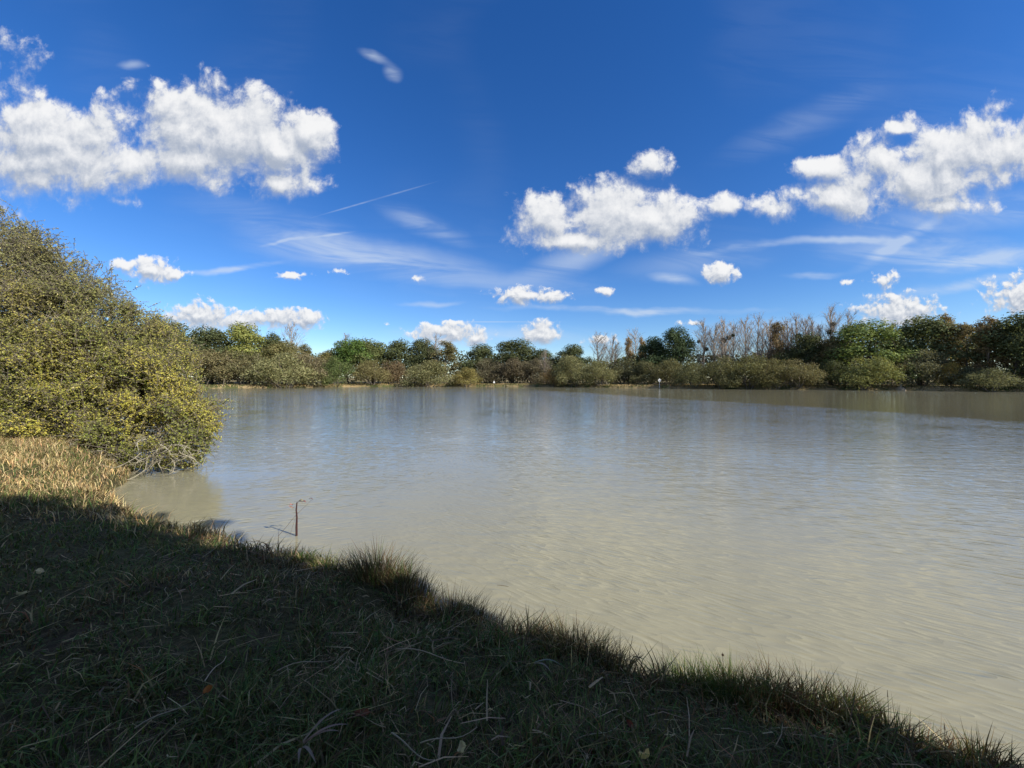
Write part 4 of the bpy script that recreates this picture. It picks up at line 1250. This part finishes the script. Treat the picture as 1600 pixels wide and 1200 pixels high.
# ------------------------------------------------------------------ fallen leaves and loose stems on the near bank
def build_litter():
    def leaf_mesh(L, W, curl, seed):
        r = np.random.default_rng(seed)
        n, m = 9, 5
        V = []
        for i in range(n):
            t = i / (n - 1)
            w = W * .5 * (math.sin(math.pi * t ** .85) ** .75 + .02)
            for j in range(m):
                s = (j / (m - 1) - .5) * 2
                V.append((L * (t - .5), w * s * (1 + .08 * r.normal()), curl * (s * s * .5 + (t - .5) ** 2 * 1.2) * W + .002 * r.normal()))
        F = [(i * m + j, i * m + j + 1, (i + 1) * m + j + 1, (i + 1) * m + j) for i in range(n - 1) for j in range(m - 1)]
        return mesh_np('fallen_leaf', np.array(V), np.array(F), None, True)
    for k, (px, py, L, W, c, lab, tilt) in enumerate([
        (1010, 1172, .055, .040, (.62, .56, .22), 'pale yellow oval leaf lying in the grass at the bottom right of centre', .5),
        (723, 1174, .050, .036, (.50, .48, .27), 'pale greenish-white leaf lying at the bottom centre', .5),
        (565, 1116, .075, .030, (.22, .11, .06), 'reddish-brown curled leaf lying in the grass left of centre', .4),
        (320, 1080, .040, .032, (.36, .18, .04), 'small orange leaf on the dark grass at lower left', .4),
        (56, 896, .060, .050, (.55, .50, .30), 'pale leaf on the grass near the left edge', .5),
        (28, 927, .050, .040, (.45, .42, .25), 'smaller pale leaf below the one near the left edge', .4),
        (988, 1108, .050, .022, (.16, .07, .035), 'rusty leaf half hidden below the bent-leaved weed', .6)]):
        x, y = spot(px, py, .52)
        me = one_color(leaf_mesh(L, W, .8, k), c)
        o = put('fallen_leaf', me, M_GRASS, None, (x, y, gz(x, y) + .075), (-tilt, .15, k * 1.3 + .4))
        st = part('leaf_stalk', tube([(-L * .5, 0, .01), (-L * .7, .004, .014), (-L * .85, .006, .010)], [.0012, .001, .0008], 4), (.30, .20, .10), o)
        tag(o, lab, 'leaf', 'fallen leaves on the near bank')
    for k, (ax, ay, bx, by, w, c, lab) in enumerate([
        (618, 992, 724, 1014, .006, (.52, .46, .30), 'long pale reed stem lying right of centre on the near grass'),
        (610, 1152, 680, 1200, .006, (.34, .32, .22), 'grey-green stem crossing the bottom edge right of the red-brown leaf'),
        (530, 1121, 600, 1145, .005, (.36, .33, .20), 'olive stem lying across the red-brown leaf'),
        (655, 1172, 745, 1140, .005, (.40, .36, .24), 'straw stem just left of the pale greenish-white leaf'),
        (430, 1045, 520, 1020, .005, (.42, .37, .25), 'pale straw lying among the dark grass left of centre'),
        (205, 1150, 320, 1085, .006, (.34, .30, .20), 'thick bent straw slanting up across the lower left grass'),
        (316, 1066, 350, 1022, .006, (.44, .39, .27), 'short pale straw pointing up above the small orange leaf'),
        (900, 1150, 975, 1105, .005, (.30, .30, .18), 'straw slanting up left of the pale yellow leaf')]):
        x0, y0 = spot(ax, ay, .5); x1, y1 = spot(bx, by, .5)
        z0, z1 = gz(x0, y0) + .065, gz(x1, y1) + .075
        t = np.linspace(0, 1, 9)
        P = np.stack([(x1 - x0) * t, (y1 - y0) * t + .02 * np.sin(t * 3.1) * (-1) ** k, (z1 - z0) * t + .012 * np.sin(t * 6)], 1)
        me = one_color(mesh_np('reed_stem', *tube(P, np.linspace(w * .5, w * .3, 9), 5), None, True), c)
        o = put('reed_stem', me, M_GRASS, None, (x0, y0, z0))
        tag(o, lab, 'stem', 'loose stems on the near bank')
    # broad withered reed leaves
    for k, (px, py, lab) in enumerate([(470, 1185, 'cluster of withered grey reed leaves at the bottom left of centre'), (835, 1008, 'pair of curled grey reed leaves at the end of the long pale reed stem')]):
        x, y = spot(px, py, .5); r = np.random.default_rng(31 + k)
        w = empty('reed_leaves', (x, y, gz(x, y) + .05)); tag(w, lab, 'reed leaves')
        for q in range(5 if k == 0 else 2):
            a = -1.2 + .5 * q + r.normal() * .2; L = .13 + .06 * r.random()
            t = np.linspace(0, 1, 8)
            pts = np.stack([math.cos(a) * t * L, math.sin(a) * t * L + .03 * t * t, .02 + .05 * np.sin(t * 2.4) + q * .006], 1)
            part('leaf', strap(pts, .012), (.20 + .03 * r.normal(), .185, .14), w)
    # bit of floating reed off the bank
    x, y = spot(786, 917, 0)
    me = one_color(mesh_np('floating_reed', *tube([(-.06, .012, .002), (0, 0, .003), (.055, -.018, .002)], [.0016, .002, .001], 5)), (.20, .17, .11))
    tag(put('floating_reed', me, M_GRASS, None, (x, y, 0)), 'bit of reed floating on the water in front of the dark tussocks', 'reed')
build_litter()

# ------------------------------------------------------------------ small things on the far bank
M_WHITE = plain_mat('white_paint', (.72, .72, .70), (.82, .82, .80), .5, 8)
M_WOOD = plain_mat('weathered_wood', (.20, .16, .11), (.36, .30, .22), .9, 12)
M_INK = plain_mat('dark_paint', (.06, .06, .06), (.09, .09, .09), .6, 8)
def prism(outline, y0, y1):
    n = len(outline); o = np.array(outline, float)
    V = np.concatenate([np.stack([o[:, 0], np.full(n, y0), o[:, 1]], 1), np.stack([o[:, 0], np.full(n, y1), o[:, 1]], 1)])
    me = bpy.data.meshes.new('plate')
    F = [tuple(range(n)), tuple(range(2 * n - 1, n - 1, -1))] + [(i, i + n, (i + 1) % n + n, (i + 1) % n) for i in range(n)]
    me.from_pydata(V.tolist(), [], F); me.update()
    return me
def build_signs():
    ring = [(.36 * math.sin(a), .36 * math.cos(a)) for a in np.linspace(0, 2 * math.pi, 25)[:-1]]
    ring[0] = (0, .56); ring[1] = (.07, .38); ring[-1] = (-.07, .38)
    for u, back, h, mark, lab in ((.3835, -.3, 1.95, True, 'round white sign on a pale post at the water right of the middle'), (-.0466, .6, 1.35, False, 'small white marker plate on the straw bank left of the middle')):
        y = float(np.interp(u, us, ds)) + back; x = u * y
        z = gz(x, y)
        w = empty('sign', (x, y, 0), math.atan2(x, -y) * 0); tag(w, lab, 'sign')
        B = Bits(); B.add(*tube([(0, .04, z - .4), (0, .04, h * .6), (0, .04, h + .2)], [.05, .05, .05], 8))
        put('post', B.mesh('sign_post'), M_WHITE if mark else M_WOOD, w)
        p = put('plate', prism(ring if mark else [(q[0] * .8, q[1] * .75 + (.16 if q[1] > .37 else 0)) for q in ring], -.03, 0), M_WHITE, w, (0, 0, h))
        if mark:
            put('mark', prism([(-.02, .12), (.05, .12), (.05, -.14), (-.03, -.18), (-.09, -.12), (-.06, -.09), (-.02, -.12)], -.036, -.031), M_INK, p)
build_signs()
def build_stakes():
    spots = [(-.019, .0), (-.011, .0), (.268, 0), (.29, 0), (.352, 0), (.372, 0), (-.30, 0), (-.285, 0)]
    labs = ['left one of the two pale stakes right of the white marker', 'right one of the two pale stakes right of the white marker', 'first stake along the cut bank left of the round sign', 'second stake along the cut bank left of the round sign',
            'third stake along the cut bank, nearer the round sign', 'stake closest to the round white sign', 'left one of two stakes on the straw bank left of the broad grey-green willow', 'right one of two stakes on the straw bank left of the broad grey-green willow']
    B = Bits(); B.add(*tube([(0, 0, -.5), (.01, 0, .3), (0, .01, .72), (0, .01, .74)], [.075, .075, .07, .02], 7))
    me = B.mesh('wooden_stake')
    for k, ((u, b), lab) in enumerate(zip(spots, labs)):
        y = float(np.interp(u, us, ds)) - .15; x = u * y
        tag(put('wooden_stake', me, M_WOOD, None, (x, y, 0), (.04 * (k % 3 - 1), .06 * (k % 2), k), (1, 1, .8 + .1 * (k % 4))), lab, 'stake', 'stakes along the far bank')
build_stakes()
def build_snags():
    r = np.random.default_rng(12)
    # dead boughs fallen from the willow at far left
    for u, n, L, lab in ((-.527, 26, 3.6, 'tangle of pale dead boughs hanging from the far left willow into the water'), (.235, 12, 2.2, 'pale dead boughs at the foot of the grey-green willow left of the cut bank')):
        y = float(np.interp(u, us, ds)) - .8; x = u * y
        w = empty('dead_boughs', (x, y, 0)); tag(w, lab, 'branches', 'dead boughs in the far water')
        for k in range(n):
            a = r.normal(-1.0, 1.0); ln = L * (.5 + .6 * r.random())
            p = np.array([[0, 0, 0]]) + np.linspace(0, 1, 6)[:, None] * np.array([[math.cos(a) * ln, -abs(math.sin(a)) * ln * .5, 0]])
            p += np.array([r.normal() * 1.3, 1.5 + r.normal() * .4, 2.4 + r.normal() * .7]) + r.normal(size=(6, 3)) * .12
            p[:, 2] -= np.linspace(0, 1, 6) * (1.2 + 1.2 * r.random()); p[:, 2] = np.maximum(p[:, 2], .02)
            V, F = tube(p, np.linspace(.06, .02, 6), 4)
            put('bough', mesh_np('bough', V, F, None, True), M_PALE, w)
    # pale leaning trunk with its root plate by the right-hand bank
    u = 1.010; y = float(np.interp(u, us, ds)) + .3; x = u * y; z = gz(x, y)
    w = empty('leaning_tree', (x, y, z)); tag(w, 'pale forked trunk leaning up from a root mound at the right far bank', 'tree')
    put('trunk', tubes_mesh('trunk', [(np.array([(0, 0, -.2), (.25, .1, 1.0), (.15, .2, 2.2), (-.25, .3, 3.6)]), np.array([.20, .14, .10, .06])), (np.array([(.2, .1, .9), (.6, .2, 2.0), (.7, .3, 3.3)]), np.array([.11, .09, .05]))], 7), M_PALE, w)
    V, F = tube([(0, 0, -.6), (0, 0, .0), (.05, 0, .25), (.1, 0, .42)], [.9, .75, .5, .12], 12)
    V += r.normal(size=V.shape) * .06
    put('root_mound', mesh_np('root_mound', V, F, None, True), M_WOOD, w)
    d = sph(260, r); C = d * np.array([[1.5, 1.2, .9]]) * (.5 + .5 * r.random((260, 1))) + np.array([[0, .2, 4.0]])
    o = put('crown', mesh_np('crown', *leaves(C, d + sph(260, r), .3, .6, .15, None, r)), M_LEAF, w)
    o.color = (*OL, 1)
build_snags()
